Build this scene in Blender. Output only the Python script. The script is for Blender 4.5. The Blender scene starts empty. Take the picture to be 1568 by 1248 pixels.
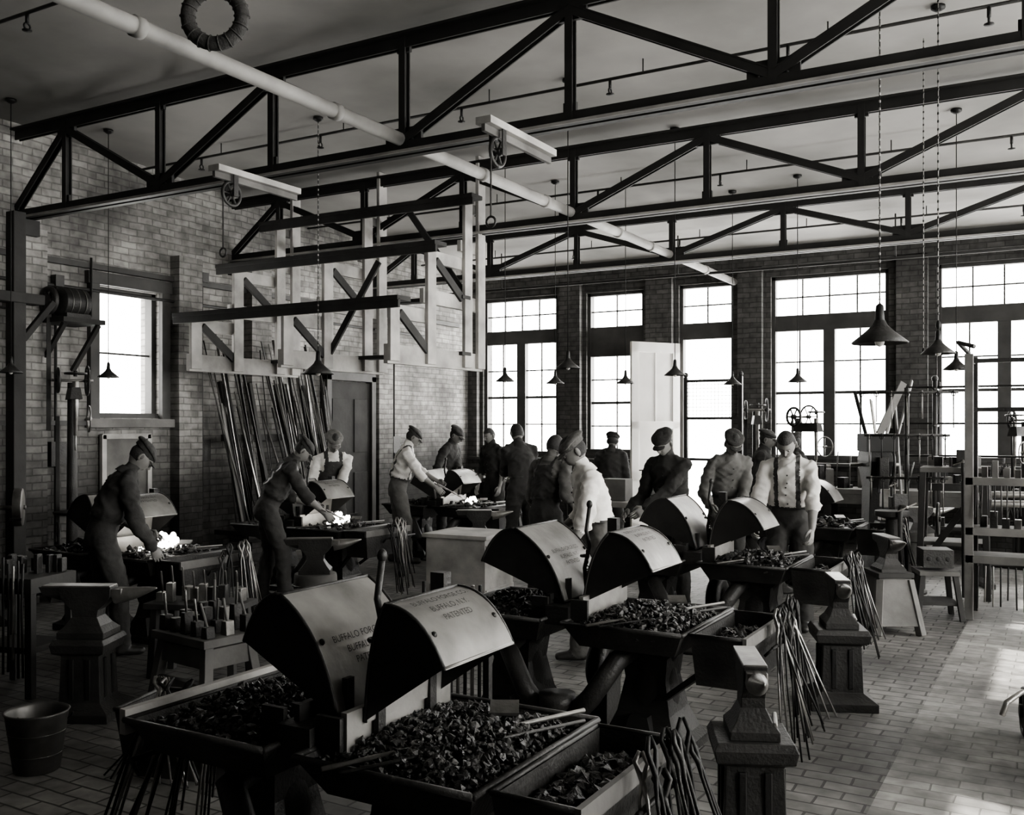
import bpy, bmesh, math, random
import numpy as np
from mathutils import Vector, Matrix, noise
random.seed(7)
R = random.uniform
YB = 15.0; XL = -9.46; XR = 4.0; YF = -2.5
TINT = (1.0, 0.975, 0.93)

# ------------------------------------------------------------------ materials
def M(name, g, rough=.7, var=.35, scale=6, metal=0., bump=.25, bscale=35, emit=0):
    m = bpy.data.materials.new(name); m.use_nodes = True
    nt = m.node_tree; b = nt.nodes['Principled BSDF']
    tc = nt.nodes.new('ShaderNodeTexCoord')
    n1 = nt.nodes.new('ShaderNodeTexNoise'); n1.inputs['Scale'].default_value = scale; n1.inputs['Detail'].default_value = 6
    nt.links.new(tc.outputs['Object'], n1.inputs['Vector'])
    cr = nt.nodes.new('ShaderNodeValToRGB')
    cr.color_ramp.elements[0].position = .3; cr.color_ramp.elements[1].position = .7
    lo = g*(1-var); hi = min(1, g*(1+var))
    cr.color_ramp.elements[0].color = (lo*TINT[0], lo*TINT[1], lo*TINT[2], 1)
    cr.color_ramp.elements[1].color = (hi*TINT[0], hi*TINT[1], hi*TINT[2], 1)
    nt.links.new(n1.outputs['Fac'], cr.inputs['Fac'])
    nt.links.new(cr.outputs['Color'], b.inputs['Base Color'])
    b.inputs['Roughness'].default_value = rough; b.inputs['Metallic'].default_value = metal
    if bump > 0:
        n2 = nt.nodes.new('ShaderNodeTexNoise'); n2.inputs['Scale'].default_value = bscale; n2.inputs['Detail'].default_value = 4
        nt.links.new(tc.outputs['Object'], n2.inputs['Vector'])
        bp = nt.nodes.new('ShaderNodeBump'); bp.inputs['Strength'].default_value = bump; bp.inputs['Distance'].default_value = .01
        nt.links.new(n2.outputs['Fac'], bp.inputs['Height']); nt.links.new(bp.outputs['Normal'], b.inputs['Normal'])
    if emit:
        b.inputs['Emission Color'].default_value = (1, .97, .9, 1); b.inputs['Emission Strength'].default_value = emit
    return m

def brick(name, g, gm, axes, bw, rh, mort, stain=.35, bump=.5, rough=.85, lowdark=None, sc=.9):
    m = bpy.data.materials.new(name); m.use_nodes = True
    nt = m.node_tree; b = nt.nodes['Principled BSDF']; L = nt.links.new
    tc = nt.nodes.new('ShaderNodeTexCoord'); sp = nt.nodes.new('ShaderNodeSeparateXYZ'); cb = nt.nodes.new('ShaderNodeCombineXYZ')
    L(tc.outputs['Object'], sp.inputs[0]); L(sp.outputs[axes[0]], cb.inputs[0]); L(sp.outputs[axes[1]], cb.inputs[1])
    wn = nt.nodes.new('ShaderNodeTexNoise'); wn.inputs['Scale'].default_value = 3.5; L(tc.outputs['Object'], wn.inputs['Vector'])
    wa = nt.nodes.new('ShaderNodeVectorMath'); wa.operation = 'MULTIPLY_ADD'; wa.inputs[1].default_value = (.03, .03, 0); L(wn.outputs['Color'], wa.inputs[0]); L(cb.outputs[0], wa.inputs[2])
    br = nt.nodes.new('ShaderNodeTexBrick'); L(wa.outputs[0], br.inputs['Vector'])
    br.inputs['Scale'].default_value = 1; br.inputs['Brick Width'].default_value = bw; br.inputs['Row Height'].default_value = rh
    br.inputs['Mortar Size'].default_value = mort; br.inputs['Mortar Smooth'].default_value = .3; br.inputs['Bias'].default_value = 0
    c = lambda k: (k*TINT[0], k*TINT[1], k*TINT[2], 1)
    br.inputs['Color1'].default_value = c(g*.8); br.inputs['Color2'].default_value = c(g*1.2); br.inputs['Mortar'].default_value = c(gm)
    out = br.outputs['Color']
    for s0, st in ((sc, stain), (9, .3)):
        n = nt.nodes.new('ShaderNodeTexNoise'); n.inputs['Scale'].default_value = s0; n.inputs['Detail'].default_value = 8; L(tc.outputs['Object'], n.inputs['Vector'])
        mr = nt.nodes.new('ShaderNodeMapRange'); mr.inputs['From Min'].default_value = .35; mr.inputs['From Max'].default_value = .65
        mr.inputs['To Min'].default_value = 1-st; mr.inputs['To Max'].default_value = 1+st*.5; L(n.outputs['Fac'], mr.inputs[0])
        mx = nt.nodes.new('ShaderNodeVectorMath'); mx.operation = 'SCALE'; L(out, mx.inputs[0]); L(mr.outputs[0], mx.inputs['Scale'])
        out = mx.outputs[0]
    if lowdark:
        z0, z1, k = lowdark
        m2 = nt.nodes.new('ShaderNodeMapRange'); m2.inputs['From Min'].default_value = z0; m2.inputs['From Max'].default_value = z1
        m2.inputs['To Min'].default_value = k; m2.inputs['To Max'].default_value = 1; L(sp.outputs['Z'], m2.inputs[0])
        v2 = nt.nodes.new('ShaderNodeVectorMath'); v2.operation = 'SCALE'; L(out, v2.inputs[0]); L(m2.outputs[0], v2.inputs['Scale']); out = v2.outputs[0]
    L(out, b.inputs['Base Color'])
    bp = nt.nodes.new('ShaderNodeBump'); bp.inputs['Strength'].default_value = bump; bp.inputs['Distance'].default_value = .008; bp.invert = True
    L(br.outputs['Fac'], bp.inputs['Height']); L(bp.outputs['Normal'], b.inputs['Normal'])
    b.inputs['Roughness'].default_value = rough
    return m

m_iron = M('cast_iron', .032, .48, .5, 5, .25, .4, 60)
m_dark = M('blackened_iron', .014, .55, .5, 6, .3, .3, 50)
m_steel = M('worn_steel', .24, .38, .4, 9, .8, .2, 80)
m_truss = M('painted_truss_steel', .024, .6, .3, 4, .1, .1, 20)
m_trusslt = M('lit_flange_edge', .35, .7, .3, 4, 0, .1, 20)  # light catching the flange, put into the colour
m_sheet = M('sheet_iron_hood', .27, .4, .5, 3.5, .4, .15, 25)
m_sheetdk = M('sheet_iron_shaded', .024, .55, .5, 4, .3, .2, 25)  # shaded copy of the hood sheet; the shade is in the colour
m_coal = M('coal', .017, .36, .8, 14, .1, .8, 60)
m_ash = M('ash_coke', .065, .7, .6, 14, 0, .8, 60)
m_wood = M('pale_timber', .38, .75, .4, 3, 0, .3, 18)
m_wood2 = M('weathered_timber', .13, .8, .4, 3, 0, .3, 18)
m_wooddk = M('dark_timber', .03, .8, .4, 3, 0, .3, 18)
m_white = M('white_paint', .8, .6, .1, 2, 0, .1, 10)
m_ceil = M('ceiling_plaster', .31, .9, .4, .55, 0, .15, 4)
m_pipe = M('pipe_paint', .27, .6, .35, 3, 0, .1, 20)
m_frame = M('window_frame_paint', .05, .6, .3, 4, 0, .1, 20)
m_skin = M('skin', .2, .6, .15, 12, 0, .1, 60)
m_hair = M('hair', .025, .7, .4, 60, 0, .5, 120)
m_lip = M('lip', .1, .6, .1, 12, 0, 0)
m_eye = M('eye_white', .3, .3, .05, 12, 0, 0)
m_iris = M('eye_iris', .02, .3, .05, 12, 0, 0)
m_shirtw = M('white_cotton', .8, .85, .1, 7, 0, .5, 22)
m_shirtg = M('grey_cotton', .1, .85, .3, 7, 0, .5, 22)
m_shirtl = M('light_cotton', .56, .85, .22, 6, 0, .5, 22)
m_shirtd = M('dark_cotton', .035, .9, .3, 7, 0, .5, 22)
m_trs = M('wool_trousers', .035, .9, .3, 8, 0, .5, 22)
m_trs2 = M('dusty_denim', .1, .9, .35, 8, 0, .5, 22)
m_boot = M('boot_leather', .03, .5, .4, 10, 0, .3, 40)
m_cap = M('tweed_cap', .035, .9, .4, 40, 0, .4, 90)
m_cap2 = M('grey_cap', .12, .9, .3, 40, 0, .4, 90)
m_fire = M('fire', .9, .8, 0, 5, 0, 0, 10, emit=5)
m_bulb = M('bulb_glass', .6, .2, .1, 5, 0, 0)
m_paint = M('stencil_paint', .04, .7, .2, 5, 0, 0)
m_rope = M('rope', .05, .9, .4, 30, 0, .5, 90)
m_galv = M('galvanised', .1, .45, .4, 6, .6, .1, 30)
m_blackgap = M('gap_shade_and_casing', .012, .7, .3, 6, 0, 0)  # near-black: painted shade for openings and holes, also a dark casing
m_floor = brick('paving_brick', .18, .055, ('X', 'Y'), .23, .11, .007, .7, .8, .65, sc=.6)
m_conc = brick('sunlit_light_paving', .25, .14, ('X', 'Y'), .23, .11, .005, .5, .5, .7, sc=.8)  # lighter paving, with sunlight on the floor put into its colour
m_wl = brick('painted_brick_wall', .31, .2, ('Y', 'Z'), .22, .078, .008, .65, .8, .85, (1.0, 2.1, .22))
m_wb = brick('shaded_brick_wall', .085, .05, ('X', 'Z'), .22, .078, .009, .4, .6)  # brick darkened in colour to paint the shade of a backlit wall

# ------------------------------------------------------------------ builder
class B:
    def __init__(s): s.v = []; s.f = []; s.m = []; s.s = []; s.mats = []
    def mi(s, mat):
        if mat not in s.mats: s.mats.append(mat)
        return s.mats.index(mat)
    def add(s, vs, fs, mat, smooth=False, T=None):
        o = len(s.v)
        if T is not None: vs = [T @ Vector(p) for p in vs]
        s.v.extend([tuple(p) for p in vs]); k = s.mi(mat)
        for f in fs:
            s.f.append(tuple(i+o for i in f)); s.m.append(k); s.s.append(smooth)
    def box(s, c, sz, mat, rz=0, rx=0, ry=0, top=None, T=None):
        hx, hy, hz = sz[0]/2, sz[1]/2, sz[2]/2; a, b2 = top if top else (1, 1)
        vs = [(-hx, -hy, -hz), (hx, -hy, -hz), (hx, hy, -hz), (-hx, hy, -hz), (-hx*a, -hy*b2, hz), (hx*a, -hy*b2, hz), (hx*a, hy*b2, hz), (-hx*a, hy*b2, hz)]
        TT = Matrix.Translation(c) @ Matrix.Rotation(rz, 4, 'Z') @ Matrix.Rotation(ry, 4, 'Y') @ Matrix.Rotation(rx, 4, 'X')
        if T is not None: TT = T @ TT
        s.add(vs, [(0, 3, 2, 1), (4, 5, 6, 7), (0, 1, 5, 4), (1, 2, 6, 5), (2, 3, 7, 6), (3, 0, 4, 7)], mat, False, TT)
    def beam(s, p0, p1, w, h, mat, up=(0, 0, 1)):
        p0 = Vector(p0); p1 = Vector(p1); d = (p1-p0); L = d.length; d.normalize(); up = Vector(up)
        if abs(d.dot(up)) > .98: up = Vector((0, 1, 0))
        x = d.cross(up).normalized(); z = x.cross(d)
        T = Matrix((( x.x, d.x, z.x, 0), (x.y, d.y, z.y, 0), (x.z, d.z, z.z, 0), (0, 0, 0, 1)))
        T.translation = (p0+p1)/2
        s.box((0, 0, 0), (w, L, h), mat, T=T)
    def tube(s, pts, r, mat, n=8, xa=None, cap=True, smooth=True, rnd=False, T=None):
        P = [Vector(p) for p in pts]; k = len(P)
        rr = list(r) if isinstance(r, (list, tuple)) and len(r) == k else [r]*k
        if rnd:
            def sc(q, f): return (q[0]*f, q[1]*f) if isinstance(q, (tuple, list)) else q*f
            def mn(q): return min(q) if isinstance(q, (tuple, list)) else q
            t0 = (P[0]-P[1]).normalized(); t1 = (P[-1]-P[-2]).normalized(); q0 = rr[0]; q1 = rr[-1]
            P = [P[0]+t0*mn(q0)*.85, P[0]+t0*mn(q0)*.5] + P + [P[-1]+t1*mn(q1)*.5, P[-1]+t1*mn(q1)*.85]
            rr = [sc(q0, .45), sc(q0, .85)] + rr + [sc(q1, .85), sc(q1, .45)]; k = len(P)
        vs = []; fs = []; prev = None
        for i in range(k):
            if i == 0: t = P[1]-P[0]
            elif i == k-1: t = P[-1]-P[-2]
            else: t = (P[i+1]-P[i]).normalized()+(P[i]-P[i-1]).normalized()
            if t.length < 1e-9: t = Vector((0, 0, 1))
            t.normalize()
            if xa is not None: x = Vector(xa)
            elif prev is None: x = Vector((1, 0, 0)) if abs(t.x) < .8 else Vector((0, 1, 0))
            else: x = prev
            x = x - t*x.dot(t)
            if x.length < 1e-6: x = t.orthogonal()
            x.normalize(); prev = x; y = t.cross(x)
            q = rr[i]; rx, ry = q if isinstance(q, (tuple, list)) else (q, q)
            for j in range(n):
                a = 2*math.pi*j/n
                vs.append(P[i]+x*math.cos(a)*rx+y*math.sin(a)*ry)
        for i in range(k-1):
            for j in range(n):
                a = i*n+j; b2 = i*n+(j+1) % n
                fs.append((a, b2, b2+n, a+n))
        if cap: fs.append(tuple(range(n-1, -1, -1))); fs.append(tuple((k-1)*n+j for j in range(n)))
        s.add(vs, fs, mat, smooth, T)
    def cyl(s, p0, p1, r, mat, n=16, r2=None): s.tube([p0, p1], [r, r if r2 is None else r2], mat, n)
    def lathe(s, prof, mat, n=20, T=None, c=(0, 0, 0), closed=True, smooth=True, sq=0):
        vs = []; fs = []
        for (r, z) in prof:
            for j in range(n):
                a = 2*math.pi*j/n + (math.pi/4 if n == 4 else 0)
                vs.append((c[0]+r*math.cos(a), c[1]+r*math.sin(a), c[2]+z))
        k = len(prof)
        for i in range(k-1):
            for j in range(n):
                a = i*n+j; b2 = i*n+(j+1) % n; fs.append((a, b2, b2+n, a+n))
        if closed: fs.append(tuple(range(n-1, -1, -1))); fs.append(tuple((k-1)*n+j for j in range(n)))
        s.add(vs, fs, mat, smooth, T)
    def secs(s, S, mat, T=None, c=(0, 0, 0)):   # stacked rectangles (z,hx,hy[,ox])
        vs = []; fs = []
        for q in S:
            z, hx, hy = q[:3]; ox = q[3] if len(q) > 3 else 0
            for a, b2 in ((-1, -1), (1, -1), (1, 1), (-1, 1)): vs.append((c[0]+a*hx+ox, c[1]+b2*hy, c[2]+z))
        for i in range(len(S)-1):
            for j in range(4):
                a = i*4+j; b2 = i*4+(j+1) % 4; fs.append((a, b2, b2+4, a+4))
        fs.append((3, 2, 1, 0)); k = (len(S)-1)*4; fs.append((k, k+1, k+2, k+3))
        s.add(vs, fs, mat, False, T)
    def torus(s, c, R0, r, mat, axis='Z', n=24, m=8, T=None):
        vs = []; fs = []
        for i in range(n):
            a = 2*math.pi*i/n
            for j in range(m):
                b2 = 2*math.pi*j/m; q = (R0+r*math.cos(b2))
                p = (q*math.cos(a), q*math.sin(a), r*math.sin(b2))
                if axis == 'X': p = (p[2], p[0], p[1])
                if axis == 'Y': p = (p[0], p[2], p[1])
                vs.append((p[0]+c[0], p[1]+c[1], p[2]+c[2]))
        for i in range(n):
            for j in range(m):
                fs.append((i*m+j, ((i+1) % n)*m+j, ((i+1) % n)*m+(j+1) % m, i*m+(j+1) % m))
        s.add(vs, fs, mat, True, T)
    def wheel(s, c, R0, r, mat, axis='X', spokes=6, hub=.03):
        s.torus(c, R0, r, mat, axis, 28, 8)
        for i in range(spokes):
            a = 2*math.pi*i/spokes; p = (math.cos(a)*R0, math.sin(a)*R0)
            q = {'X': (0, p[0], p[1]), 'Y': (p[0], 0, p[1]), 'Z': (p[0], p[1], 0)}[axis]
            s.tube([c, (c[0]+q[0], c[1]+q[1], c[2]+q[2])], r*.7, mat, 5)
        q = {'X': (hub, 0, 0), 'Y': (0, hub, 0), 'Z': (0, 0, hub)}[axis]
        s.tube([(c[0]-q[0], c[1]-q[1], c[2]-q[2]), (c[0]+q[0], c[1]+q[1], c[2]+q[2])], r*2, mat, 10)
    def ell(s, c, rad, mat, nu=16, nv=10, T=None, f=None):
        vs = []; fs = []
        for i in range(nv+1):
            th = math.pi*i/nv
            for j in range(nu):
                a = 2*math.pi*j/nu; p = Vector((math.sin(th)*math.cos(a)*rad[0], math.sin(th)*math.sin(a)*rad[1], math.cos(th)*rad[2]))
                if f: p = f(p)
                vs.append((p[0]+c[0], p[1]+c[1], p[2]+c[2]))
        for i in range(nv):
            for j in range(nu):
                a = i*nu+j; b2 = i*nu+(j+1) % nu; fs.append((a, a+nu, b2+nu, b2))
        s.add(vs, fs, mat, True, T)
    def rocks(s, c, hx, hy, n, sz, mat, dome=.08, mats=None):
        for i in range(n):
            x = R(-hx, hx); y = R(-hy, hy); q = max(0, 1-(x/hx)**2)*max(0, 1-(y/hy)**2)
            z = dome*math.sqrt(q)+R(-.012, .018); k = sz*random.choice((.45, .6, .8, 1.0, 1.5))
            vs = [Vector((v[0], v[1], v[2]*.75))*k*R(.5, 1.35) for v in ICO]
            T = Matrix.Translation((c[0]+x, c[1]+y, c[2]+z)) @ Matrix.Rotation(R(0, 6), 4, (R(-1, 1), R(-1, 1), .3))
            s.add(vs, ICOF, mat if not mats or random.random() < .75 else mats, False, T)
    def mound(s, c, hx, hy, dome, mat, n=12):
        vs = []; fs = []
        for i in range(n+1):
            for j in range(n+1):
                x = -hx+2*hx*i/n; y = -hy+2*hy*j/n
                q = max(0, 1-(x/hx)**2)*max(0, 1-(y/hy)**2)
                vs.append((c[0]+x, c[1]+y, c[2]+dome*math.sqrt(q)+R(-.012, .012)))
        for i in range(n):
            for j in range(n): a = i*(n+1)+j; fs.append((a, a+n+1, a+n+2, a+1))
        s.add(vs, fs, mat)
    def finish(s, name, loc=(0, 0, 0), rz=0, bevel=0, parent=None):
        me = bpy.data.meshes.new(name); me.from_pydata(s.v, [], s.f)
        for m in s.mats: me.materials.append(m)
        me.polygons.foreach_set('material_index', s.m); me.polygons.foreach_set('use_smooth', s.s); me.update()
        o = bpy.data.objects.new(name, me); bpy.context.collection.objects.link(o)
        o.location = loc; o.rotation_euler = (0, 0, rz)
        if bevel:
            md = o.modifiers.new('bevel', 'BEVEL'); md.width = bevel; md.segments = 2; md.limit_method = 'ANGLE'; md.angle_limit = math.radians(50)
        if parent: o.parent = parent
        return o
_b = bmesh.new(); bmesh.ops.create_icosphere(_b, subdivisions=1, radius=1)
ICO = [v.co.copy() for v in _b.verts]; _b.verts.index_update(); ICOF = [tuple(v.index for v in f.verts) for f in _b.faces]; _b.free()
_b = bmesh.new(); bmesh.ops.create_icosphere(_b, subdivisions=5, radius=1)
_b.verts.index_update(); SPH = [v.co.copy() for v in _b.verts]; SPHF = [tuple(v.index for v in f.verts) for f in _b.faces]; _b.free()

# ------------------------------------------------------------------ room shell
def ceil_z(y): return 4.88 if y < 6.2 else 4.88-.045*(y-6.2)
b = B()
b.add([(XL, YF, 0), (-.8, YF, 0), (-.8, YB, 0), (XL, YB, 0)], [(0, 1, 2, 3)], m_floor)
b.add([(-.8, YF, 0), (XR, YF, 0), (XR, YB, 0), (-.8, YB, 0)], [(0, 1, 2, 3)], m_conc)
b.finish('floor')
b = B(); ys = [YF, 6.2, YB+.3]
vs = []
for y in ys: vs += [(XL-.3, y, ceil_z(y)), (XR+.3, y, ceil_z(y)), (XL-.3, y, ceil_z(y)+.2), (XR+.3, y, ceil_z(y)+.2)]
fs = []
for i in range(2):
    a = i*4; fs += [(a, a+1, a+5, a+4), (a+2, a+6, a+7, a+3)]
b.add(vs, fs, m_ceil); b.finish('ceiling')

def wall(name, ax, pos, out, a0, a1, h, holes, mat, th=.32):
    b = B(); A = sorted(set([a0, a1]+[q for hh in holes for q in hh[:2]])); Z = sorted(set([0, h]+[q for hh in holes for q in hh[2:]]))
    for i in range(len(A)-1):
        for j in range(len(Z)-1):
            ca = (A[i]+A[i+1])/2; cz = (Z[j]+Z[j+1])/2
            if any(q[0] < ca < q[1] and q[2] < cz < q[3] for q in holes): continue
            c = (ca, pos+out*th/2, cz) if ax == 'X' else (pos+out*th/2, ca, cz)
            sz = (A[i+1]-A[i], th, Z[j+1]-Z[j]) if ax == 'X' else (th, A[i+1]-A[i], Z[j+1]-Z[j])
            b.box(c, sz, mat)
    return b.finish(name)
WB = [(-9.21, -7.71, 1.25, 4.02, 3.2, 3.44, 2), (-7.15, -6.11, 1.3, 4.0, 2.92, 3.42, 1), (-5.5, -4.6, 0, 4.02, 3.14, 3.4, 0),
      (-4.01, -2.30, 1.25, 4.04, 3.2, 3.44, 2), (-1.65, .05, 1.25, 4.04, 3.2, 3.44, 2), (.75, 2.45, 1.25, 4.04, 3.2, 3.44, 2)]
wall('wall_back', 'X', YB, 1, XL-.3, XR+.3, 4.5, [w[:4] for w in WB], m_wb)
WL = [(7.14, 8.0, 1.84, 3.32)]
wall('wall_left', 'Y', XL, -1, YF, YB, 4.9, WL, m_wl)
WR = [(y, y+1.75, 1.2, 4.1) for y in (2.4, 5.9, 8.4, 10.9)]
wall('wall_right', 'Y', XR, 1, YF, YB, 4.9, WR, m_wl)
wall('wall_front', 'X', YF, -1, XL-.3, XR+.3, 4.9, [], m_wb)
wn = [0]
def window(ax, pos, out, a0, a1, z0, z1, zb0=None, zb1=None, halves=2, rows=4, mat=m_frame, cols=2):
    wn[0] += 1; b = B(); f = .055; dy = pos+out*.12
    def bx(p0, p1, q0, q1, t=.07, m=mat):
        c = ((p0+p1)/2, dy, (q0+q1)/2); sz = (p1-p0, t, q1-q0)
        if ax == 'Y': c = (c[1], c[0], c[2]); sz = (sz[1], sz[0], sz[2])
        b.box(c, sz, m)
    bx(a0, a0+f, z0, z1, .12); bx(a1-f, a1, z0, z1, .12); bx(a0, a1, z1-f, z1, .12)
    if z0 > .2: bx(a0-.04, a1+.04, z0-.04, z0+f, .22)
    if zb0: bx(a0+f, a1-f, zb0, zb1, .1)
    def lights(p0, p1, q0, q1, nc, nr):
        for i in range(1, nc): x = p0+(p1-p0)*i/nc; bx(x-.011, x+.011, q0, q1, .035)
        for i in range(1, nr): z = q0+(q1-q0)*i/nr; k = .022 if (nr == 4 and i == 2) else .011; bx(p0, p1, z-k, z+k, .035)
    ztop = zb0 if zb0 else z1-f
    if zb1: lights(a0+f, a1-f, zb1, z1-f, 4 if halves == 2 else 2, 2)
    if halves == 2:
        c = (a0+a1)/2; bx(c-.085, c+.085, z0, ztop, .12)
        lights(a0+f, c-.085, z0+f, ztop, cols, rows); lights(c+.085, a1-f, z0+f, ztop, cols, rows)
    elif halves == 1: lights(a0+f, a1-f, z0+f, ztop, cols, rows)
    return b.finish('window_%d' % wn[0], bevel=.004)
for w in WB: window('X', YB, 1, w[0], w[1], w[2], w[3], w[4], w[5], w[6])
window('Y', XL, -1, 7.14, 8.0, 1.84, 3.32, halves=1, rows=2, cols=1)
for w in WR: window('Y', XR, 1, w[0], w[1], w[2], w[3], 3.2, 3.4, 2)
b = B()
for y in (7.08, 8.06): b.box((XL+.03, y, 2.58), (.07, .12, 1.62), m_frame)
b.box((XL+.03, 7.57, 3.4), (.08, 1.16, .14), m_frame); b.box((XL+.05, 7.57, 1.78), (.12, 1.16, .1), m_wood2)
b.finish('trim_1', bevel=.005)
b = B()
for x0, x1 in ((-9.46, -9.27), (-7.62, -7.22), (-6.03, -5.58), (-4.5, -4.12), (-2.18, -1.76), (.17, .63)):
    b.box(((x0+x1)/2, YB-.06, 2.1), (x1-x0, .12, 4.2), m_wb)
b.box((-2.7, YB-.06, 4.3), (13.4, .12, .22), m_wb)
b.finish('trim_2')
b = B()
b.box((-7.5, YB-.1, 1.17), (3.8, .2, .05), m_frame); b.box((-.3, YB-.1, 1.17), (8.5, .2, .05), m_frame); b.finish('trim_3', bevel=.004)
b = B()
for y in (6.25, 8.35, 9.55, 12.25): b.box((XL+.08, y, 1.9), (.16, .36, 3.8), m_wl)
b.finish('trim_4')
b = B(); b.box((XL+.045, 6, 3.52), (.05, 17, .06), m_frame); b.box((XL+.04, 3, 1.78), (.04, 10, .05), m_frame); b.finish('trim_5')

# open white door leaf in doorway
b = B(); W = .94; H = 3.06
b.box((W/2, 0, .45), (W, .045, .9), m_white); 
for x in (.07, W-.07): b.box((x, 0, H/2), (.14, .05, H), m_white)
for z, h in ((.12, .24), (.95, .16), (1.75, .12), (H-.08, .16)): b.box((W/2, 0, z), (W, .05, h), m_white)
b.box((W/2, 0, 2.3), (.03, .03, 1.2), m_white); b.box((W/2, 0, 1.4), (W-.2, .02, .7), m_white); b.box((W/2, 0, .5), (W-.4, .07, .45), m_white)
b.box((W/2, 0, 2.35), (W-.2, .008, 1.2), M('door_glass_frosted', .7, .5, .1, 4, 0, 0))
b.tube([(W-.07, -.03, 1.05), (W-.07, -.08, 1.05)], .02, m_dark, 8)
b.finish('door_1', (-5.47, 14.93, .01), math.radians(-122), bevel=.004)
b = B()
b.box((0, 0, 1.2), (.06, .95, 2.4), m_wooddk)
for y in (-.25, .25):
    for z in (.65, 1.75): b.box((.035, y, z), (.02, .32, .8), m_wooddk)
b.box((.02, -.52, 1.25), (.12, .1, 2.5), m_frame); b.box((.02, .52, 1.25), (.12, .1, 2.5), m_frame); b.box((.02, 0, 2.48), (.12, 1.14, .12), m_frame)
b.finish('door_2', (XL+.06, 11.45, 0), bevel=.004)

# ------------------------------------------------------------------ trusses
XB = [-7.31, -4.53, -1.64, 1.22, 3.6]; XT = [-8.66, -5.91, -3.08, -.21, 2.62]
def truss(y):
    b = B(); zb = 3.88; zt = ceil_z(y)-.08
    for dy in (-.05, .05):
        b.box(((XL+XR)/2, dy, zb), (XR-XL, .06, .018), m_truss)
        b.box(((XL+XR)/2, dy*.5, zb+.045), (XR-XL, .014, .09), m_truss)
        b.box(((XL+XR)/2, dy, zt), (XR-XL, .07, .02), m_truss)
        b.box(((XL+XR)/2, dy*.5, zt-.05), (XR-XL, .014, .1), m_truss)
    b.box(((XL+XR)/2, -.083, zb), (XR-XL, .006, .022), m_trusslt)  # pale strip paints the lit edge of the bottom chord
    for x in XB+XT:
        b.box((x, -.03, (zb+zt)/2), (.06, .012, zt-zb), m_truss); b.box((x, .0, (zb+zt)/2), (.012, .06, zt-zb), m_truss); b.box((x, .03, (zb+zt)/2), (.06, .012, zt-zb), m_truss)
    for x in XT:
        b.box((x, 0, zt-.08), (.26, .03, .2), m_truss); b.box((x, 0, zb+.08), (.1, .03, .16), m_truss)
    for x in XB:
        b.box((x, 0, zb+.1), (.34, .03, .2), m_truss); b.box((x, 0, zt-.06), (.12, .03, .14), m_truss)
        for k in range(3):
            for dx in (-.12, .12): b.cyl((x+dx*(k+.5)/2, -.03, zb+.05+.05*k), (x+dx*(k+.5)/2, .03, zb+.05+.05*k), .012, m_truss, 6)
    seq = [(XL, zb+.1)]+sum([[(XT[i], zt-.1), (XB[i], zb+.1)] for i in range(5)], [])
    for (x0, z0), (x1, z1) in zip(seq[:-1], seq[1:]):
        for dy in (-.028, .028): b.beam((x0, dy, z0), (x1, dy, z1), .012, .07, m_truss)
        b.beam((x0, 0, z0+.03), (x1, 0, z1+.03), .075, .01, m_truss)
    b.box((XL+.1, 0, zb-.1), (.25, .2, .16), m_truss)
    return b.finish('roof_truss', (0, y, 0))
for y in (6.2, 9.2, 12.1): truss(y)
b = B(); b.tube([(-4.55, .3, 3.99), (-4.55, 3, 3.99), (-4.55, YB-.12, 3.99)], .052, m_pipe, 14)
for y in (1.5, 3.7, 5.4, 7.4, 8.6, 10.4, 11.4, 13.5): b.tube([(-4.55, y-.03, 3.99), (-4.55, y+.03, 3.99)], .062, m_pipe, 14)
b.finish('ceiling_pipe')
for y in (4.4, 7.6, 10.6, 13.4):
    b = B(); z = ceil_z(y)-.12
    b.tube([(XL+.02, y, z), (XR-.02, y, z)], .014, m_iron, 8)
    for x in (-8.3, -6.6, -4.9, -3.4, -1.9, -.5, 1, 2.5):
        b.tube([(x, y, z), (x, y, z-.08)], .014, m_dark, 6); b.torus((x, y, z-.1), .025, .008, m_dark, 'X', 10, 5); b.lathe([(.0, 0), (.035, .004), (.035, .01)], m_dark, 10, c=(x, y, z-.135))
        b.tube([(x+.3, y, z), (x+.3, y, ceil_z(y)-.002)], .006, m_dark, 5)
    b.finish('sprinkler_pipe')
b = B(); b.tube([(XL+.05, 13.6, 3.95), (XR-.05, 13.6, 3.95)], .02, m_truss, 8)
for x in (-8, -5, -2, 1): b.tube([(x, 13.6, 3.95), (x, 13.6, ceil_z(13.6)-.01)], .01, m_truss, 6)
b.finish('steam_pipe')
def pulley_bracket(x, y, z, L=.95):
    b = B()
    b.box((0, 0, .0), (.12, L, .05), m_wood); b.box((0, 0, -.05), (.03, L, .05), m_wood2)
    b.wheel((0, -L*.3, -.17), .095, .014, m_iron, 'X', 6, .03)
    b.box((.05, -L*.3, -.1), (.012, .05, .2), m_iron); b.box((-.05, -L*.3, -.1), (.012, .05, .2), m_iron)
    b.tube([(0, -L*.3-.09, -.17), (0, -L*.3-.09, -.62)], .007, m_rope, 6)
    b.torus((0, -L*.3-.09, -.66), .035, .009, m_iron, 'Y', 14, 6)
    return b.finish('pulley_bracket', (x, y, z), bevel=.004)
pulley_bracket(-3.38, 5.98, 3.78); pulley_bracket(-5.9, 6.0, 3.8)
b = B(); b.torus((0, 0, 0), .125, .034, m_rope, 'Y', 36, 10)
for i in range(18):
    a = i*math.tau/18; T = Matrix.Translation((.125*math.cos(a), 0, .125*math.sin(a))) @ Matrix.Rotation(-a, 4, 'Y'); b.torus((0, 0, 0), .035, .004, m_rope, 'Z', 12, 4, T=T)
b.tube([(0, 0, .15), (.01, 0, 4.87-3.66)], .008, m_rope, 6)
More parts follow.
